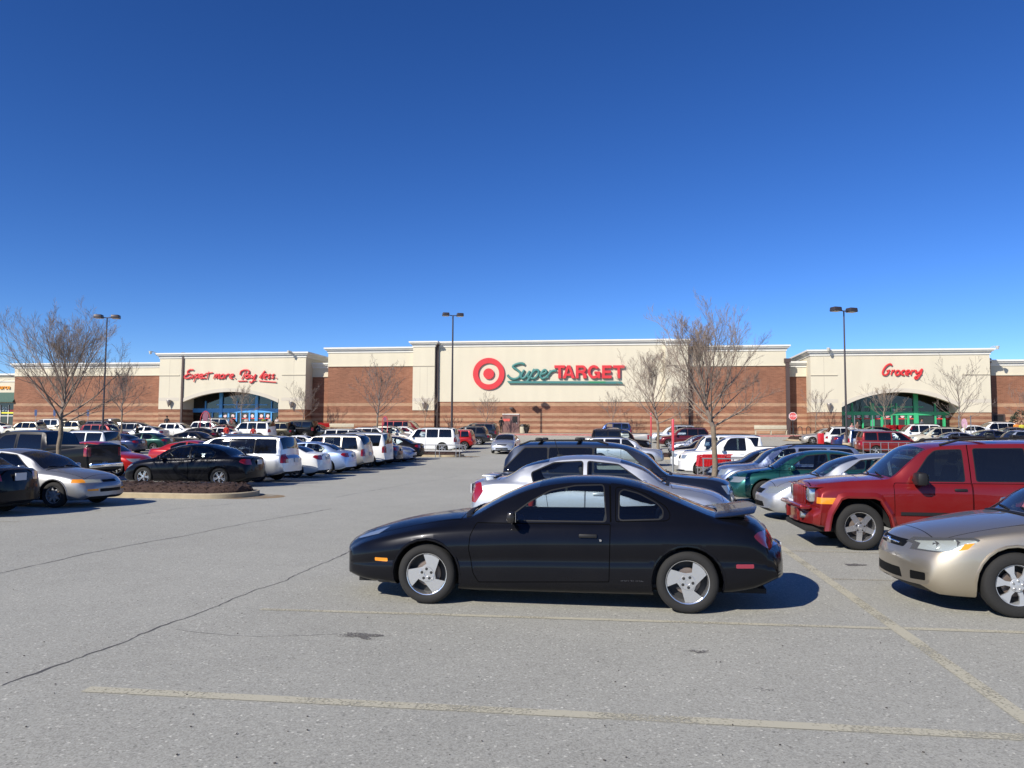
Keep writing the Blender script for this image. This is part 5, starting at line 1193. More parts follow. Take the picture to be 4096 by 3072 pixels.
def pickup(near=0, cabr=3.05, L=5.7, H=1.88):
    sp = spec_suv('pickup_truck', L=L, H=H, hood=1.18, c0=1.35, r0=2.0, r1=cabr-.25, w=.99, R=.39, wb0=1.0, wb1=4.6, posts=(2.75, 3.4), nose=.72, side=SLAB, near=near)
    bedz = 1.36
    sp['top'] = [t for t in sp['top'] if t[0] < r_cut(sp, cabr)] + [(cabr-.2, H-.03), (cabr-.05, H-.10), (cabr+.10, bedz), (cabr+.14, bedz-.0), (L-.05, bedz), (L-.02, bedz-.03), (L, .70)]
    sp['top'] = sorted(set(sp['top'])); sp['belt'] = [(0, .69), (.1, .8), (.5, 1.0), (1.2, 1.08), (2, 1.13), (cabr, 1.15), (L-.06, 1.30), (L, .65)]
    sp['wr'] = [(0, .75), (.3, .78), (1.35, .84), (2, .76), (cabr-.1, .76), (cabr+.15, .93), (L, .93)]; sp['edge'] = [(0, .05), (1.3, .03), (2, .06), (cabr-.1, .06), (cabr+.15, .012), (L, .012)]
    sp['rg'] = (cabr-.05, cabr+.10); sp['bow'] = [(0, .2), (.4, .1), (1.9, .04), (3, 0), (L, 0)]
    sp['w'] = [(0, .88), (.1, .93), (.4, .98), (1.1, 1.0), (L-.05, 1.0), (L, .99)]
    if cabr > 3.3: sp['win'] = [(rpoly([(1.8, 1.19), (2.05, 1.60), (2.2, 1.70), (2.7, 1.74), (2.7, 1.19)], .04), G_MID), (rpoly([(2.82, 1.19), (2.82, 1.74), (cabr-.22, 1.72), (cabr-.12, 1.19)], .04), G_DRK)]; sp['seats'] = (2.5, 3.2); sp['handles'] = [(2.6, 1.05), (3.4, 1.05)]
    else: sp['win'] = [(rpoly([(1.8, 1.19), (2.05, 1.60), (2.2, 1.70), (2.75, 1.72), (2.78, 1.19)], .04), G_MID)]; sp['seats'] = (2.5,); sp['handles'] = [(2.6, 1.05)]
    sp['cab'] = (1.4, cabr-.05); sp['panel'] = [('tailgate', 'xy', [(9, 9), (9.1, 9), (9.1, 9.1)], lambda x: False)] if False else sp['panel'][:1]
    sp['patch'] = [sp['patch'][0], sp['patch'][2], ('taillight', M_TAIL, 'xz', rpoly([(L-.16, .93), (L-.16, 1.26), (L+.1, 1.26), (L+.1, .93)], .02), .76), ('bed_cover', M_UNDER, 'xy', [(cabr+.2, -.86), (L-.12, -.86), (L-.12, .86), (cabr+.2, .86)], None)]
    p = sp['patch'][3]; sp['patch'][3] = (p[0], p[1], 'xy', p[3], lambda x, n: n.z > .5 and x > cabr)
    sp['plate'] = .62
    sp['extra'] = [box_part('rear_bumper', M_CHROME, [(L-.03, L+.14, -.92, .92, .50, .66)], .03, both=False)]
    return sp
def r_cut(sp, cabr): return cabr-.3
proto('pickup', pickup(1, 3.95, 5.8, 1.90)); proto('pickup_s', pickup(0, 3.05, 5.3, 1.80))

PC = {'black': ((.006, .006, .008), .2, .3, .012), 'navyblack': ((.0045, .005, .008), .2, .25, .008), 'navy': ((.01, .018, .06), .5, .3, .03), 'blue': ((.015, .04, .16), .5, .3, .03), 'silver': ((.60, .62, .65), .85, .45, .02), 'lightblue': ((.40, .52, .74), .8, .45, .03),
  'white': ((.80, .80, .78), 0, .3, .02), 'cream': ((.62, .57, .44), .3, .35, .03), 'red': ((.42, .012, .012), .3, .28, .03), 'deepred': ((.21, .009, .009), .3, .33, .03), 'maroon': ((.12, .01, .015), .4, .3, .03), 'gold': ((.52, .45, .34), .9, .45, .03), 'teal': ((.010, .085, .075), .6, .36, .03), 'green': ((.015, .06, .045), .5, .3, .03),
  'grey': ((.14, .145, .155), .8, .42, .03), 'darkgrey': ((.035, .038, .045), .6, .3, .03), 'olive': ((.07, .065, .045), .5, .35, .06), 'steel': ((.24, .29, .42), .8, .42, .03), 'dullsilver': ((.34, .345, .36), .85, .5, .07), 'slate': ((.02, .027, .048), .6, .38, .01), 'warmsilver': ((.56, .53, .47), .8, .45, .04)}
def put(key, col, xe, y, head, label, cat=None, group='cars parked in the lot', ydir=0, sx=1, dz=0, rot=0):
    """xe = world x of the right-hand end (row cars left of the camera) given by head 'R>' nose right, 'R<' nose left; 'L<' / 'L>' give the left-hand end"""
    pr = PROTO[key]; L = SPL[key]
    cx = xe-L/2 if head[0] == 'R' else xe+L/2
    c = pr.copy(); COL.objects.link(c); c.location = (cx, y, gz(y)+dz)
    slope = math.atan((gz(y+.8)-gz(y-.8))/1.6); a = 0 if head[1] == '<' else math.pi
    c.rotation_euler = (Matrix.Rotation(slope, 4, 'X') @ Matrix.Rotation(a+R_(rot), 4, 'Z')).to_euler()
    P = paint(col, *PC[col])
    def rec(src, dst):
        for ch in KIDS.get(src.name, []):
            k = ch.copy(); COL.objects.link(k); k.parent = dst
            if ch.get('_paint'):
                if k.data and len(k.material_slots): k.material_slots[0].link = 'OBJECT'; k.material_slots[0].material = P
            if '_paint' in k: del k['_paint']
            rec(ch, k)
    rec(pr, c)
    cat = cat or {'sedan': 'car', 'coupe': 'car', 'off_road_suv': 'suv', 'crossover': 'suv', 'suv': 'suv', 'minivan': 'minivan', 'wagon': 'car', 'hatchback': 'car', 'pickup_truck': 'pickup truck'}[pr.name.split('.')[0]]
    return tag(c, label, cat, group)
SPL = {'coupe': 4.86, 'boxy': 4.79, 'gold': 4.83, 'silver': 4.62, 'sedan_n': 4.75, 'acc96': 4.76, 'crossover': 5.05, 'minivan': 5.05, 'coupe2': 4.76, 'sedan': 4.65, 'sedan_o': 4.55, 'suv': 4.5, 'suv_r': 4.6, 'suv_box': 4.45, 'bigsuv': 5.05, 'wagon': 4.55, 'van_far': 4.95, 'hatch': 4.05, 'pickup': 5.8, 'pickup_s': 5.3}
# ---- near cars
put('coupe', 'navyblack', -3.16, 9.0, 'L<', 'dusty black two-door coupe in the foreground with three-blade swirl wheels and rear spoiler')
put('silver', 'silver', 1.93, 13.8, 'R>', 'silver sedan right behind the black coupe with a red tail light and boot spoiler')
put('crossover', 'slate', 2.2, 16.3, 'R>', 'dark blue-grey crossover with roof rack behind the silver sedan')
put('boxy', 'deepred', 2.88, 14.05, 'L<', 'red boxy off-road SUV with flared arches and slotted grille')
put('gold', 'gold', 2.93, 9.4, 'L<', 'champagne gold sedan nose at the lower right edge')
put('sedan_n', 'silver', 2.95, 18.15, 'L<', 'silver sedan with its nose just left of the red boxy SUV')
# ---- left row along the aisle
put('sedan_n', 'navyblack', -13.05, 15.35, 'R<', 'black sedan cut off at the left edge with its rear toward the aisle')
put('acc96', 'dullsilver', -12.6, 17.8, 'R>', 'older silver sedan nose out beside the island with amber corner lamps')
put('sedan_n', 'navyblack', -12.45, 25.4, 'R<', 'black sedan with multi-spoke wheels right behind the mulch island')
put('minivan', 'silver', -12.4, 28.3, 'R<', 'silver white minivan with dark privacy glass behind the black sedan')
put('coupe2', 'white', -12.3, 31.3, 'R<', 'white car with triangular red tail light beside the silver minivan')
put('sedan', 'lightblue', -12.2, 34.2, 'R<', 'pale blue sedan in the aisle row between white car and pewter SUV')
put('suv', 'warmsilver', -12.3, 36.9, 'R<', 'pewter SUV with dark rear glass, fifth back from the island')
put('suv_box', 'white', -12.2, 39.9, 'R<', 'white SUV with slanted rear quarter window next to the pewter SUV')
put('sedan', 'navy', -12.3, 42.3, 'R<', 'navy car with red tail light squeezed beside the white SUV')
put('sedan', 'steel', -12.2, 44.9, 'R>', 'slate blue sedan parked nose out near the far end of the aisle row')
put('sedan', 'black', -12.4, 47.4, 'R<', 'black sedan last before the railing island')
put('bigsuv', 'white', -12.2, 57.2, 'R<', 'big white SUV standing behind the metal railing')
put('hatch', 'red', -12.0, 62.6, 'R<', 'bright red boxy hatchback behind the big white SUV')
put('suv_r', 'darkgrey', -11.8, 69.2, 'R<', 'dark grey SUV between the red hatchback and the service door')
put('suv', 'darkgrey', -12.0, 74.4, 'R<', 'farthest dark SUV of the aisle row close to the service door')
# ---- second left row
put('pickup', 'black', -19.6, 27.2, 'R<', 'black pickup truck with red tail lamp behind the trunk of the left tree')
put('sedan', 'red', -20.1, 30.8, 'R>', 'red compact car nose out between the black pickup and the black sedan')
put('coupe2', 'red', -18.9, 36.6, 'R>', 'red car whose sloping rear shows above the black sedan roof')
put('suv_r', 'steel', -17.9, 40.6, 'R>', 'blue-silver SUV roof showing just over the silver minivan')
put('sedan', 'white', -18.6, 46.2, 'R>', 'white sedan windshield seen right of the silver minivan roof')
put('sedan', 'white', -18.7, 49.2, 'R>', 'white car roof just behind the white sedan windshield')
put('van_far', 'grey', -18.6, 59.0, 'R>', 'grey van with a bright sun glare behind the pewter SUV')
put('suv_r', 'white', -18.9, 64.8, 'R>', 'white SUV front behind the small tree and the grey van')
put('suv_r', 'warmsilver', -18.7, 68.6, 'R>', 'pale SUV nose facing the railing island')
put('sedan', 'warmsilver', -19.2, 66.7, 'R>', 'champagne sedan between two pale SUVs')
put('sedan', 'white', -18.6, 73.2, 'R>', 'white sedan roof in front of the red SUV')
put('bigsuv', 'deepred', -19.3, 76.6, 'R>', 'red SUV against the brick wall left of the middle lamp post')
# ---- third left row
put('suv_box', 'white', -29.3, 41.5, 'R<', 'white boxy SUV left of the dark blue sedan')
put('sedan', 'navy', -34.2, 51.6, 'R<', 'dark blue sedan with red tail light showing above the red compact')
put('sedan', 'green', -34.3, 55.3, 'R<', 'dark green sedan with a sun glint on its rear')
put('sedan', 'black', -33.0, 60.5, 'R>', 'long black sedan with sun glinting headlight')
put('sedan', 'black', -37.6, 68.4, 'R<', 'black sedan beside the white sedan below the entrance')
put('sedan', 'white', -36.2, 69.8, 'R<', 'white sedan with purple red tail light below the entrance')
put('sedan', 'maroon', -38.9, 75.6, 'R<', 'maroon sedan in front of the blue entrance doors')
put('bigsuv', 'white', -34.3, 72.9, 'R<', 'white truck with dark cap below the entrance arch')
put('suv_r', 'olive', -33.6, 76.2, 'R<', 'olive brown SUV right of the white truck')
put('suv_box', 'black', -31.8, 77.6, 'R<', 'black off-road SUV with strong glare')
put('sedan_o', 'darkgrey', -29.9, 78.4, 'R>', 'small dark sedan at the end of the row beside the entrance pier')
# ---- far left
put('suv', 'deepred', -47.2, 68.6, 'R>', 'red SUV seen above the white boxy SUV')
put('suv_r', 'darkgrey', -47.2, 74.0, 'R>', 'dark grey SUV partly behind the walking person')
put('sedan', 'silver', -45.2, 72.0, 'R<', 'silver car roof below the stucco pier')
put('wagon', 'white', -44.0, 75.9, 'R>', 'white wagon left of the red arched banner')
put('suv_r', 'white', -41.8, 78.3, 'R>', 'white SUV behind the red arched banner')
put('bigsuv', 'grey', -41.2, 80.6, 'R>', 'grey van with white roof box before the blue doors')
put('pickup_s', 'silver', -54.6, 80.6, 'R<', 'silver pickup truck with black tailgate against the striped wall')
put('suv', 'darkgrey', -53.3, 77.2, 'R>', 'dark vehicle with pale roof left of the silver pickup')
put('suv_r', 'cream', -61.5, 75.5, 'R<', 'beige SUV with black rear glass at the far left')
put('suv_r', 'cream', -58.7, 78.3, 'R<', 'pale yellow crossover behind the left tree trunk')
put('suv', 'white', -62.9, 80.3, 'R<', 'farthest white SUV below the blue parking signs')
put('sedan', 'white', -68.4, 78.7, 'R<', 'white car at the left edge below the awning shop')
# ---- centre row beyond the crossover
put('wagon', 'silver', 2.2, 43.8, 'R>', 'silver wagon with roof rails behind the dark crossover roof')
put('suv_box', 'black', 2.0, 58.6, 'R>', 'black SUV behind the silver wagon')
put('pickup_s', 'warmsilver', 2.0, 62.8, 'R<', 'pale pickup truck with tail lamp left of the middle tree')
put('hatch', 'blue', .9, 79.5, 'R<', 'dark blue rounded car nearest the brick wall')
put('suv_r', 'silver', 2.4, 73.4, 'L<', 'silver SUV nose left beside the middle tree trunk')
put('suv_r', 'maroon', 2.9, 67.8, 'L<', 'dark red SUV behind the red pole')
put('sedan', 'silver', 3.2, 57.8, 'L<', 'silver sedan between red SUV and black sedan')
put('sedan', 'black', 2.7, 48.5, 'L<', 'black sedan with glinting headlight behind the red pole')
put('suv_box', 'white', 2.3, 39.5, 'L<', 'white SUV with tall red tail lamp right of the tree trunk')
put('pickup_s', 'white', 2.4, 35.3, 'L<', 'white pickup nose behind the red shopping cart')
put('sedan', 'black', 2.75, 27.8, 'L<', 'black sedan directly behind the near tree trunk')
put('wagon', 'steel', 2.8, 25.0, 'L<', 'silver-blue wagon with three dark side windows behind the teal sedan')
put('sedan_n', 'teal', 2.75, 22.2, 'L<', 'teal sedan between the near tree and the silver sedan')
# ---- right rows
put('sedan_o', 'warmsilver', 15.9, 74.0, 'L<', 'small silver sedan beside the stop sign')
put('suv_r', 'white', 17.2, 71.0, 'L>', 'white SUV with rear to the aisle right of the small silver sedan')
put('sedan', 'blue', 17.0, 67.4, 'L>', 'royal blue sedan between white SUV and silver minivan')
put('van_far', 'silver', 17.0, 63.8, 'L>', 'silver minivan rear with bright sun reflection')
put('van_far', 'deepred', 17.0, 60.6, 'L>', 'red minivan with dark glass in the right hand row')
put('sedan', 'black', 20.9, 77.4, 'L<', 'black car roof in front of the green doors')
put('suv', 'white', 24.0, 75.3, 'L<', 'white SUV below the green entrance')
put('suv_r', 'cream', 24.3, 71.3, 'L<', 'champagne SUV with dark side glass below the green entrance')
put('sedan', 'steel', 23.8, 66.9, 'L<', 'steel blue sedan roof above the red boxy SUV roof')
put('sedan', 'navy', 28.4, 71.6, 'L<', 'navy sedan right of the steel blue sedan')
put('suv', 'silver', 27.3, 63.5, 'L<', 'silver SUV with tinted windows at the right edge')
put('suv_r', 'white', 33.0, 80.9, 'L<', 'white SUV in front of the dark side doorway')
put('sedan', 'grey', 32.6, 76.8, 'L<', 'grey brown sedan before the dark side doorway')
put('sedan', 'white', 30.3, 79.8, 'L<', 'white car hood left of the dark side doorway')
c = put('sedan', 'silver', -8.0, 57.0, 'L<', 'silver sedan driving toward the camera down the middle aisle', group=None)
c.location = (-8.7, 57.6, gz(57.6)); c.rotation_euler = (R_(0), R_(0), R_(90)); 
# ================================================================ TREES
M_BARK = mat('bark', (.21, .165, .115), .9, bump=.6, bscale=25, var=.25, vscale=8)
M_TWIG = mat('twigs', (.18, .145, .125), .9)
M_TWIGL = mat('twigs_grey', (.24, .185, .145), .9)
M_TWIGP = mat('twigs_pale', (.26, .20, .15), .9)
def tree(x, y, h, wd, th, rt, seed, nb, lv, label, group='bare trees in the parking lot', twig=M_TWIG, tw=.0035, up=.55, z0=None, lean=0):
    r = random.Random(seed); z0 = gz(y)+.1 if z0 is None else z0
    e = empty('bare_tree', (x, y, z0), 0, label, 'tree', group)
    tb = MB(); cb = MB()
    n_ = 6; P = [Vector((lean*i/n_+ r.uniform(-.02, .02)*i*.3, r.uniform(-.02, .02)*i*.3, th*i/n_-.1*(i == 0))) for i in range(n_+1)]
    tb.tube(P, [rt*(1.25 if i == 0 else 1-.25*i/n_) for i in range(n_+1)], 10)
    # leader continues upwards
    top = P[-1]; Hc = h-th
    def grow(p, d, ln, rad, k, sides):
        segs = 4 if k else 3; pts = [p]; rr_ = [rad]; cur = p.copy(); dd = d.copy()
        for i in range(segs):
            dd = (dd + Vector((r.uniform(-.17, .17), r.uniform(-.17, .17), .07+r.uniform(-.04, .13)*up)) ).normalized()
            cur = cur + dd*ln/segs; pts.append(cur.copy()); rr_.append(max(tw*.8, rad*(1-.75*(i+1)/segs)))
        cb.tube(pts, rr_, sides, cap=False)
        if k <= 0: return
        m = {3: 6, 2: 6, 1: 5}.get(k, 6); m = max(2, int(m*lvm))
        for j in range(m):
            t = .22+.78*(j+.5+r.uniform(-.3, .3))/m; q = min(len(pts)-2, int(t*segs)); f = t*segs-q; b0 = pts[q].lerp(pts[q+1], min(1, max(0, f)))
            ax = (pts[q+1]-pts[q]).normalized(); o = ax.orthogonal().normalized(); o = Matrix.Rotation(r.uniform(0, 6.28), 3, ax) @ o
            a = R_(r.uniform(24, 50)); nd = (ax*math.cos(a)+o*math.sin(a)+Vector((0, 0, .12))).normalized()
            grow(b0, nd, ln*r.uniform(.38, .58)*(1.15-t*.5), max(tw, rad*.5*(1-.5*t)), k-1, 3 if k < 3 else 4)
    lvm = lv[1]
    L_ = [Vector((0, 0, 0))]; cur = top.copy(); pts = [cur.copy()]
    for i in range(6): cur = cur+Vector((r.uniform(-.1, .1), r.uniform(-.1, .1), Hc*.62/6)); pts.append(cur.copy())
    cb.tube(pts, [rt*.72*(1-.85*i/6)+tw for i in range(7)], 6, cap=False)
    for i in range(nb):
        t = (i/nb)*.92; q = min(5, int(t*6)); b0 = pts[q].lerp(pts[q+1], t*6-q)
        az = i*2.399+r.uniform(-.3, .3); el = R_(24+64*t+r.uniform(-7, 7))
        d = Vector((math.cos(az)*math.cos(el), math.sin(az)*math.cos(el), math.sin(el)))
        # reach: inside an egg of the given width and height
        Rl = min(wd/2/max(.15, math.cos(el)), (h-(b0.z))/max(.2, math.sin(el)))*r.uniform(.82, 1.05)
        grow(b0, d, Rl, rt*(.36-.22*t), lv[0], 5)
    for i in range(3):
        d = Vector((r.uniform(-.3, .3), r.uniform(-.3, .3), 1)).normalized(); grow(pts[-1-i % 2], d, Hc*.2, rt*.14, lv[0]-1, 4)
    tb.obj('trunk', M_BARK, e); cb.obj('crown', twig, e)
    return e
tree(-16.95, 21.4, 4.75, 3.9, 1.95, .082, 3, 24, (3, 1.3), 'large bare tree at the left in front of the black pickup', tw=.0027, twig=M_TWIGL)
tree(2.24, 19.95, 4.3, 3.0, 1.95, .078, 8, 24, (3, 1.3), 'large bare tree right of the dark crossover before the brick wall', tw=.0025, twig=M_TWIGL)
x, y = 2.25, 52.0
tree(x, y, 6.4, 5.0, 2.2, .105, 12, 20, (3, 1.1), 'middle bare tree whose crown overlaps the end of the red letters', tw=.0055, twig=M_TWIGL)
def tr_px(px, y, ytop, wpx, thk, seed, nb, lv, label, tw=.011, twig=M_TWIG, rt=.07, zoff=.1):
    x = ray(px, 1700).x*y/ray(px, 1700).y; zt = fp(px, ytop, y)[1]; z0 = gz(y)+zoff; h = zt-z0
    return tree(x, y, h, wpx*y/FPX, h*thk, rt, seed, nb, lv, label, tw=tw, twig=twig, group='bare trees in the parking lot')
tr_px(487, 68, 1490, 235, .38, 21, 16, (2, 1.2), 'medium bare tree just right of the left lamp post', rt=.09)
tr_px(1508, 66, 1478, 230, .36, 22, 18, (3, .7), 'round bare tree before the brick wall left of the emblem', rt=.10, tw=.010)
tr_px(965, 80, 1560, 150, .4, 23, 11, (2, 1.0), 'thin bare tree in front of the blue entrance', rt=.05, twig=M_TWIGP)
tr_px(1212, 84, 1565, 150, .35, 24, 11, (2, 1.0), 'thin bare tree at the corner pier right of the blue entrance', rt=.06)
tr_px(1700, 83.8, 1590, 110, .35, 25, 10, (2, .9), 'small bare tree below the wall lamp left of the middle lamp post', rt=.05, twig=M_TWIGP)
tr_px(1942, 83.8, 1595, 130, .3, 26, 12, (2, .9), 'small bare tree under the red ring emblem', rt=.05)
tr_px(2452, 83.8, 1590, 130, .35, 27, 12, (2, .9), 'small bare tree under the end of the teal underline', rt=.05)
tr_px(2725, 83.5, 1560, 150, .35, 28, 12, (2, 1.0), 'thin bare tree seen behind the middle bare tree', rt=.05)
tr_px(3263, 83.4, 1568, 130, .38, 29, 10, (2, .8), 'small bare tree right of the stop sign', rt=.06)
tr_px(3540, 80, 1560, 160, .4, 30, 11, (2, 1.0), 'bare tree in front of the green entrance doors', rt=.06, twig=M_TWIGP)
tr_px(3842, 74, 1478, 225, .30, 31, 18, (3, .65), 'bare tree against the cream pier right of the green entrance', rt=.08, tw=.009)
tr_px(4100, 84, 1570, 120, .35, 32, 10, (2, .9), 'small bare tree at the far right edge', rt=.05)
tr_px(310, 84, 1585, 100, .4, 33, 10, (2, .9), 'small bare tree before the striped brick between parking signs', rt=.05)
tree(-86, 112, 12.5, 9, 4, .2, 45, 14, (2, 1.0), 'reddish bare tree top beyond the shop roof at the left edge', tw=.02)
# ================================================================ LAMP POSTS
M_POLE = mat('lamp_bronze', (.06, .05, .055), .45, .4); M_LENS = mat('lamp_lens', (.34, .31, .27), .3)
def lamp(px, y, ytop, label, hd, thick=.09):
    x = ray(px, 1400).x*y/ray(px, 1400).y; z0 = gz(y); zt = fp(px, ytop, y)[1]
    x = fp(px, ytop, y)[0]
    e = empty('lamp_post', (x, y, z0), 0, label, 'lamp post', 'twin headed lamp posts in the parking lot')
    b = MB(); b.tube([(0, 0, 0), (0, 0, (zt-z0)*.5), (0, 0, zt-z0-.1)], [thick, thick*.8, thick*.6], 8); b.obj('pole', M_POLE, e)
    b = MB(); b.lathe([(0, .75), (.3, .75), (.32, .7), (.32, 0)], 16, 'z'); b.obj('base', M_CONC, e)
    for s, a in hd:
        M = Matrix.Translation((0, 0, zt-z0)) @ Matrix.Rotation(R_(a), 4, 'Z')
        h = MB(); h.tube([M @ Vector((0, 0, -.12)), M @ Vector((.3*s, 0, -.10)), M @ Vector((.5*s, 0, -.06))], .045, 6); h.obj('arm', M_POLE, e)
        h = MB(); x0, x1 = sorted((.37*s, 1.08*s)); h.bbox(x0, x1, -.32, .32, -.17, .15, .05, 0, M, (.9, .9)); o = h.obj('lamp_head', M_POLE, e)
        h = MB(); h.box(x0+.06, x1-.06, -.28, .28, -.185, -.172, 0, M); h.obj('lens', M_LENS, o)
    return e
lamp(429, 63, 1266, 'lamp post at the left beside the large bare tree', ((1, 15), (-1, 15)))
lamp(1812, 76, 1258, 'lamp post left of the red ring emblem', ((1, 20), (-1, 20)), .12)
lamp(3375, 62, 1238, 'lamp post left of the red Grocery lettering', ((1, 25), (-1, 25)))
# ================================================================ STREET FURNITURE
M_STEEL = mat('galvanised', (.45, .45, .44), .35, .8); M_BENCH = mat('bench_beige', (.47, .42, .31), .7, var=.08); M_IRON = mat('dark_iron', (.03, .028, .028), .5)
M_PINK = mat('faded_red_tube', (.62, .05, .07), .4, coat=.3)
def at_px(px, y): d = ray(px, 1720); return d.x*y/d.y
def hgt(y): return 1.97+(y-82.3)*.032 if y > 82.3 else gz(y)
def bench(px, y, w, label):
    e = empty('bench', (at_px(px, y), y, hgt(y)), 0, label, 'bench', 'beige benches in front of the store')
    b = MB(); b.bbox(-w/2, w/2, .18, .26, .56, .98, .03); b.obj('backrest', M_BENCH, e)
    b = MB(); b.bbox(-w/2, w/2, -.3, .2, .42, .48, .02); b.obj('seat', M_BENCH, e)
    for x in (-w/2+.1, 0, w/2-.1): b = MB(); b.bbox(x-.05, x+.05, -.26, .2, 0, .42, .02); b.obj('leg', M_BENCH, e)
bench(1363, 85.2, 3.0, 'long beige bench by the brick wall left of the white SUVs')
bench(3083, 84.6, 3.3, 'beige bench left of the stop sign')
def wave(px, y, n_, label, dxx=.45):
    x0 = at_px(px, y); e = empty('bike_rack', (x0, y, hgt(y)), 0, label, 'bike rack')
    b = MB(); P = []
    for i in range(n_):
        x = (i-(n_-1)/2)*dxx*2 ; P += [(x-dxx/2, 0, 0), (x-dxx/2, 0, .65)] + [(x-dxx/2*math.cos(R_(t)), 0, .65+dxx/2*math.sin(R_(t))) for t in (30, 60, 90, 120, 150)] + [(x+dxx/2, 0, .65), (x+dxx/2, 0, .15)] + ([(x+dxx, 0, .0)] if i < n_-1 else [])
    b.tube(P, .035, 6); b.obj('tube_frame', M_IRON, e)
wave(3200, 84.2, 3, 'wavy dark bike rack right of the stop sign', .42); wave(1252, 84.5, 1, 'single hoop bike rack beside the entrance pier', .5)
e = empty('trash_bin', (at_px(2092, 85.2), 85.2, hgt(85.2)), 0, 'round pebbled trash bin right of the brown service door', 'trash bin')
b = MB(); b.lathe([(0, 0), (.33, 0), (.36, .1), (.36, .72), (0, .72)], 18); b.obj('bin', M_BENCH, e); b = MB(); b.lathe([(.37, .72), (.38, .8), (.28, .98), (0, 1.02)], 18); b.obj('lid', M_IRON, e)
e = empty('planter_urn', (at_px(2106, 84.9), 84.9, hgt(84.9)), 0, 'dark squat urn just right of the pebbled trash bin', 'planter')
b = MB(); b.lathe([(0, 0), (.2, 0), (.17, .1), (.3, .35), (.36, .62), (.30, .66), (0, .62)], 16); b.obj('pot', M_IRON, e); b = MB(); r = random.Random(4)
for i in range(60): a = r.uniform(0, 6.3); rr2 = r.uniform(0, .25); b.tube([(rr2*math.cos(a), rr2*math.sin(a), .6), (rr2*1.6*math.cos(a), rr2*1.6*math.sin(a), r.uniform(.8, 1.05))], .02, 3)
b.obj('plant', mat('dry_plant', (.05, .045, .03), .9), e)
# stop sign
xs_ = at_px(3172, 77.8); zz = gz(77.8)+.15; e = empty('stop_sign', (xs_, 77.8, zz), 0, 'red octagonal stop sign before the long store wall', 'sign')
b = MB(); b.tube([(0, 0, -.1), (0, 0, 2.5)], .035, 6); b.obj('post', M_IRON, e)
zc = fp(3172, 1665, 77.8)[1]-zz; b = MB(); O = [(.40*math.cos(R_(22.5+45*i)), .40*math.sin(R_(22.5+45*i))) for i in range(8)]; Oi = [(p*.90, q*.90) for p, q in O]
b.poly([O], Matrix.Translation((0, -.06, zc)) @ XZ, .01, 1); b.poly([Oi], Matrix.Translation((0, -.072, zc)) @ XZ, .006, 0); o = b.obj('sign_panel', [mat('stop_red', (.60, .10, .09), .5), mat('stop_white', (.8, .72, .70), .5)], e)
t = text_mesh('STOP', .29, XZat(0), .006, 'sign_text', mat('stop_white', (.8, .72, .70), .5), o); t.location = (0, -.084, zc)
# small parking signs
M_SIGNB = mat('parking_sign_blue', (.03, .06, .16), .5)
for k, (px, lab) in enumerate(((141, 'blue parking sign on a post farthest left on the striped wall'), (216, 'blue parking sign half hidden behind the left tree trunk'), (350, 'blue parking sign between left tree and lamp post'))):
    y = 82.0; x = at_px(px, y); e = empty('parking_sign', (x, y, gz(y)), 0, lab, 'sign', 'blue parking signs before the striped wall'); zt = fp(px, 1639, y)[1]-gz(y); zb = fp(px, 1663, y)[1]-gz(y)
    b = MB(); b.tube([(0, 0, 0), (0, 0, zt)], .03, 6); b.obj('post', M_STEEL, e); b = MB(); b.box(-.16, .16, -.05, -.035, zb, zt); b.obj('sign_panel', M_SIGNB, e)
# cart corral banners (red hoops with oval sign) and poles
def hoop(px0, px1, y, yt, yb, label, oval=True, rot=0):
    xa = at_px(px0, y); xb = at_px(px1, y); xm = (xa+xb)/2; w_ = (xb-xa)/2; z0 = gz(y); zt = fp((px0+px1)/2, yt, y)[1]-z0
    e = empty('cart_return_banner', (xm, y, z0), R_(rot), label, 'sign', 'red hoop signs over the cart returns')
    P = [(-w_, 0, 0), (-w_, 0, zt-w_*1.9)] + [(-w_*math.cos(R_(t)), 0, zt-w_*1.9+w_*1.9*math.sin(R_(t))) for t in range(15, 180, 15)] + [(w_, 0, zt-w_*1.9), (w_, 0, 0)]
    b = MB(); b.tube(P, .035, 6); b.obj('hoop', M_PINK, e)
    b = MB(); b.tube([(-w_, 0, .9), (w_, 0, .9)], .025, 6); b.tube([(-w_, 0, 1.25), (w_, 0, 1.25)], .025, 6); b.obj('crossbar', M_STEEL, e)
    if oval: b = MB(); b.lathe([(0, -.012), (.93*w_, -.012), (.93*w_, .012), (0, .012)], 20, 'y', (0, 0, 0)); o = b.obj('oval_panel', mat('banner_dusky', (.20, .07, .11), .6), e); o.location = (0, 0, zt-w_*1.05); o.scale = (.62, 1, 1)
hoop(800, 840, 73, 1645, 1700, 'red arched cart return banner before the blue doors')
hoop(1529, 1550, 62, 1666, 1740, 'red arched cart return banner beside the round bare tree')
def pole(px, y, yt, yb2, label, w_=.05):
    x = at_px(px, y); z0 = gz(y); zt = fp(px, yt, y)[1]-z0; e = empty('cart_return_pole', (x, y, z0), 0, label, 'sign', 'red poles marking cart returns')
    b = MB(); b.tube([(0, 0, 0), (0, 0, 1.1)], w_*.9, 8); b.obj('post', M_STEEL, e)
    b = MB(); b.bbox(-w_, w_, -.35, .35, 1.05, zt, .04); b.obj('banner', M_PINK, e)
pole(2691, 37.5, 1676, 1843, 'tall thin red banner seen edge on beside the middle tree'); pole(2604, 64, 1650, 1740, 'distant thin red banner left of the middle tree trunk')
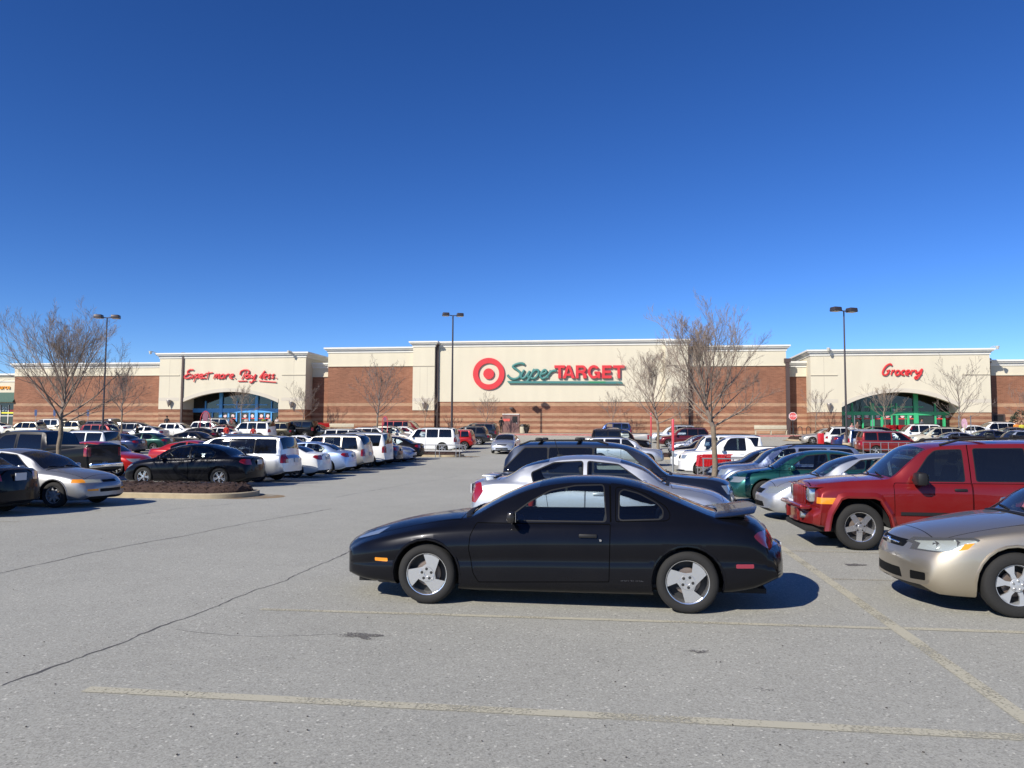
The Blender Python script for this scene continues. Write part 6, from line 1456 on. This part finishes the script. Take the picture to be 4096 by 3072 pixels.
# pink oval sign right
y = 70; x = at_px(3858, y); zt = fp(3858, 1674, y)[1]-gz(y); e = empty('oval_sign', (x, y, gz(y)), 0, 'faded pink oval sign in front of the right hand bare tree', 'sign')
b = MB(); b.tube([(0, 0, 0), (0, 0, zt-.5)], .06, 6); b.obj('post', M_BENCH, e); b = MB(); b.lathe([(0, -.02), (.42, -.02), (.42, .02), (0, .02)], 24, 'y'); o = b.obj('oval_panel', mat('faded_pink', (.55, .33, .40), .6, var=.3, vscale=4), e); o.location = (0, 0, zt-.42); o.scale = (.55, 1, 1)
for px, lab in ((3836, 'thin grey sign post left of the pink oval sign'), (3884, 'thin grey sign post right of the pink oval sign'), (3419, 'short grey post before the green doors'), (3491, 'pale post before the green doors')):
    y = 76; x = at_px(px, y); zt = fp(px, 1662, y)[1]-gz(y); e = empty('sign_post', (x, y, gz(y)), 0, lab, 'post'); b = MB(); b.tube([(0, 0, 0), (0, 0, zt)], .04, 6); b.obj('post', M_STEEL, e)
# cart corral rails
def corral(x0, x1, y0, y1, label, zz=None, bars=(.45, .85)):
    e = empty('cart_corral', ((x0+x1)/2, (y0+y1)/2, gz(y0)), 0, label, 'railing'); X = (x1-x0)/2; Y = (y1-y0)/2
    for s in (-1, 1):
        b = MB()
        for h in bars:
            n_ = 1; b.tube([(-X, s*Y, h), (X-.3, s*Y, h), (X-.08, s*Y, h-.03 if h > .5 else h), (X, s*Y, .45 if h > .5 else h)], .028, 6)
        b.obj('rail', M_STEEL, e); b = MB()
        for k in range(5): x = -X+.05+(2*X-.5)*k/4; b.tube([(x, s*Y, 0), (x, s*Y, max(bars))], .025, 6)
        b.obj('post', M_STEEL, e)
    b = MB(); b.tube([(X-.02, -Y, .45), (X-.02, Y, .45)], .025, 6); b.obj('end_rail', M_STEEL, e)
corral(-16.4, -10.4, 49.8, 50.9, 'galvanised cart corral rail around the island below the big white SUV')
corral(16.9, 22.2, 57.0, 58.6, 'galvanised cart corral hoops in front of the red minivan', bars=(.5, 1.0))
corral(3.0, 8.0, 30.9, 33.2, 'galvanised cart corral behind the near tree', bars=(.5, .95))
# shopping carts
M_CARTR = mat('cart_red', (.50, .012, .015), .35, coat=.5)
def cart_proto():
    e = bpy.data.objects.new('shopping_cart', None)
    def lk(b, n, m): o = b.obj(n, m, link=False); o.parent = e; return reg(o, e)
    b = MB()                                                # basket : tapered, slatted
    def P(u, v, w_): x = -.48+.96*u; z = .62+.42*w_; k = 1-.18*(1-u)-.10*(1-w_); return (x-.06*(1-w_)*(1 if u < .5 else -1), (v-.5)*.58*k, z)
    N = 9
    for i in range(N+1):
        for v in (0, 1): b.tube([P(i/N, v, 0), P(i/N, v, 1)], .012, 4)
    for i in range(6):
        for u in (0, 1): b.tube([P(u, i/5, 0), P(u, i/5, 1)], .012, 4)
    for w_ in (0, .12, .24, .36, .5, .64, .78, 1):
        b.tube([P(0, 0, w_), P(1, 0, w_), P(1, 1, w_), P(0, 1, w_), P(0, 0, w_)], .014 if w_ not in (0, 1) else .024, 4)
    for i in range(8): b.tube([P(0, i/7, 0), P(1, i/7, 0)], .014, 4)
    for v in (0.02, .98): b.add([P(0, v, .04), P(1, v, .04), P(1, v, .90), P(0, v, .90)], [(0, 1, 2, 3)])
    lk(b, 'basket', M_CARTR)
    b = MB()
    for s in (-.22, .22): b.tube([(.5, s*1.15, 1.04), (.42, s*1.1, .62), (.5, s*1.1, .2), (-.45, s*.8, .14)], .016, 6); b.tube([(-.4, s*.8, .6), (-.1, s, .17)], .014, 6)
    b.tube([(.5, -.25, .2), (.5, .25, .2)], .016); lk(b, 'frame', M_STEEL)
    b = MB(); b.tube([(.56, -.28, 1.06), (.56, .28, 1.06)], .022, 8); b.tube([(.46, -.27, 1.02), (.56, -.28, 1.06)], .018); b.tube([(.46, .27, 1.02), (.56, .28, 1.06)], .018); lk(b, 'handle', M_CARTR)
    for x, y in ((.48, -.24), (.48, .24), (-.42, -.17), (-.42, .17)): b = MB(); b.lathe([(0, -.015), (.06, -.015), (.06, .015), (0, .015)], 12, 'y', (x, y, .06)); lk(b, 'wheel', M_IRON)
    return e
CP = cart_proto()
def cart(x, y, rz, label, s=1, z=None):
    c = CP.copy(); COL.objects.link(c); c.location = (x, y, gz(y) if z is None else z); c.rotation_euler = (0, 0, rz); c.scale = (s, s, s)
    for ch in KIDS[CP.name]: k = ch.copy(); COL.objects.link(k); k.parent = c
    tag(c, label, 'shopping cart', 'red shopping carts')
cart(3.45, 32.0, R_(8), 'red plastic shopping cart beside the near tree trunk')
cart(3.75, 32.6, R_(10), 'second red cart nested behind the one by the near tree trunk')
for i, px in enumerate((3556, 3580, 3602, 3640)): cart(at_px(px, 84.5), 84.5, R_(20+40*i), ['red cart farthest left before the green doors', 'second red cart before the green doors', 'third red cart before the green doors', 'rightmost red cart before the green doors'][i], z=hgt(84.5))
cart(at_px(1298, 84), 84, .4, 'red cart left of the long beige bench', z=hgt(84)); cart(at_px(1275, 84.6), 84.6, 1.9, 'shopping cart just right of the hoop bike rack', z=hgt(84.6))
x = at_px(3281, 68.9); e = empty('cart_return_box', (x, 68.9, gz(68.9)), 0, 'red cart return panel between the small silver sedan and the white SUV', 'cart return')
zt = fp(3281, 1733, 68.9)[1]-gz(68.9); b = MB(); b.bbox(-.24, .24, -.3, .3, .15, zt, .05); b.obj('panel', M_CARTR, e); b = MB(); b.tube([(-.24, 0, 0), (-.24, 0, zt)], .03); b.tube([(.24, 0, 0), (.24, 0, zt)], .03); b.obj('post', M_STEEL, e)
# ================================================================ PEOPLE
def person(x, y, z, h, shirt, legs, label, rot=0, walk=.18, arm=.25, hair=(.02, .015, .01), skin=(.35, .2, .14), carry=None):
    s = h/1.75; e = empty('person', (x, y, z), rot, label, 'person')
    V = [(0, 0, .93), (0, 0, 1.12), (0, 0, 1.36), (0, 0, 1.48), (0, -.01, 1.60), (0, -.01, 1.72), (.2, 0, 1.40), (.25, arm*.3, 1.13), (.24, -arm, .92), (.24, -arm*1.25, .83), (-.2, 0, 1.40), (-.25, -arm*.2, 1.13), (-.24, arm*.5-.05, .90), (-.24, arm*.5-.1, .81),
         (.09, 0, .88), (.10, -walk*.7, .50), (.10, -walk*.6+.05, .09), (.10, -walk*.6-.12, .04), (-.09, 0, .88), (-.10, walk*.3, .50), (-.10, walk*1.4, .10), (-.10, walk*1.4-.15, .04)]
    E = [(0, 1), (1, 2), (2, 3), (3, 4), (4, 5), (2, 6), (6, 7), (7, 8), (8, 9), (2, 10), (10, 11), (11, 12), (12, 13), (0, 14), (14, 15), (15, 16), (16, 17), (0, 18), (18, 19), (19, 20), (20, 21)]
    Rr = [.15, .14, .16, .06, .095, .085, .075, .05, .038, .04, .075, .05, .038, .04, .095, .065, .045, .045, .095, .065, .045, .045]
    me = bpy.data.meshes.new('p'); me.from_pydata([(a*s, b_*s, c*s) for a, b_, c in V], E, []); o = bpy.data.objects.new('p', me); COL.objects.link(o)
    md = o.modifiers.new('s', 'SKIN'); md.use_smooth_shade = True
    for i, r_ in enumerate(Rr): me.skin_vertices[0].data[i].radius = (r_*s, r_*.72*s if i < 3 else r_*s)
    me.skin_vertices[0].data[0].use_root = True
    sb = o.modifiers.new('u', 'SUBSURF'); sb.levels = 1
    bpy.context.view_layer.update()
    m2 = bpy.data.meshes.new_from_object(o.evaluated_get(bpy.context.evaluated_depsgraph_get())); bpy.data.objects.remove(o)
    m2.materials.clear()
    for mm in (mat('skin', skin, .6), mat('cloth_%.2f_%.2f_%.2f' % shirt, shirt, .9), mat('cloth_%.2f_%.2f_%.2f' % legs, legs, .9), mat('shoe', (.03, .03, .03), .7)): m2.materials.append(mm)
    for p in m2.polygons:
        c = p.center; z_ = c.z/s; p.material_index = 0 if z_ > 1.49 or (abs(c.x) > .2*s and z_ < .92) else (1 if z_ > .93 or abs(c.x) > .2*s else (2 if z_ > .10 else 3))
    b = bpy.data.objects.new('body', m2); COL.objects.link(b); b.parent = e
    hb = MB(); hb.lathe([(0, .12), (.07, .10), (.105, .03), (.11, -.03), (.09, -.08)], 10, 'z', (0, .015*s, 1.70*s), 0, R_(-30), R_(210)); hb.obj('hair', mat('hair', hair, .9), e)
    return e
def pp(px, y, h, shirt, legs, label, rot=0, **k): return person(at_px(px, y), y, hgt(y), h, shirt, legs, label, R_(rot), **k)
pp(550, 66.0, 1.75, (.02, .02, .02), (.03, .03, .035), 'person in black walking between dark cars at the left', 90)
pp(666, 84.5, 1.78, (.03, .03, .035), (.04, .04, .05), 'person in dark clothes standing against the striped wall', 200)
pp(905, 68.8, 1.7, (.42, .03, .02), (.05, .05, .08), 'person in red shirt behind the white sedan', 0)
pp(1013, 66.8, 1.65, (.30, .02, .02), (.04, .04, .05), 'person in dark red jacket beside the white truck', 180)
pp(928, 84.2, 1.7, (.45, .03, .05), (.05, .05, .07), 'person in red by the blue doors', 20)
pp(985, 84.0, 1.7, (.5, .45, .4), (.05, .05, .07), 'person in pale top by the blue doors', 20)
pp(1054, 83.8, 1.72, (.50, .55, .04), (.05, .05, .07), 'person in yellow green vest by the blue doors', 60)
pp(1076, 84.2, 1.7, (.65, .60, .58), (.12, .03, .05), 'person in white top before the blue doors', 0)
pp(1107, 84.6, 1.7, (.55, .45, .4), (.06, .06, .08), 'person at the right jamb of the blue entrance', 0)
pp(2005, 84.6, 1.72, (.015, .015, .015), (.02, .02, .02), 'person in black next to the brown service door', 180)
pp(3408, 78.5, 1.7, (.62, .30, .27), (.06, .06, .08), 'person in pink shirt left of the green doors', 30)
pp(3430, 79.5, 1.75, (.25, .14, .10), (.06, .06, .08), 'person in brown top left of the green doors', 30)
pp(3688, 84.0, 1.7, (.12, .12, .14), (.04, .04, .05), 'person in grey walking into the green entrance', 30)
pp(4066, 79.5, 1.8, (.60, .22, .04), (.05, .07, .05), 'person in orange vest at the right edge', 0)
pp(4088, 79.0, 1.8, (.50, .45, .05), (.04, .10, .05), 'person in yellow and orange vest at the far right edge', 0)
# bush at the right edge
x = at_px(4085, 81); e = empty('dark_bush', (x, 81, gz(81)), 0, 'dark rounded shrub at the far right edge', 'shrub'); b = MB(); r = random.Random(2)
for i in range(1500):
    a = r.uniform(0, 6.28); t = math.acos(r.uniform(0, 1)); k = r.uniform(.6, 1)**.4; p = Vector((1.3*k*math.sin(t)*math.cos(a), .9*k*math.sin(t)*math.sin(a), 2.6*k*math.cos(t)+.2)); M = Matrix.Translation(p) @ Matrix.Rotation(a, 4, 'Z') @ Matrix.Rotation(r.uniform(-1.5, 1.5), 4, 'X')
    s_ = r.uniform(.05, .1); b.add([M @ Vector(q) for q in ((-s_, -s_*.5, 0), (s_, -s_*.5, 0), (0, s_, .02))], [(0, 1, 2)])
b.obj('foliage', mat('dark_leaf', (.035, .05, .03), .8), e); b = MB(); b.tube([(0, 0, 0), (0, 0, 1.2)], .08); b.obj('stem', M_BARK, e)
# ---- clear away the prototypes
LINKED = set(o.name for o in COL.all_objects)
bpy.data.batch_remove([o for o in bpy.data.objects if o.name not in LINKED])
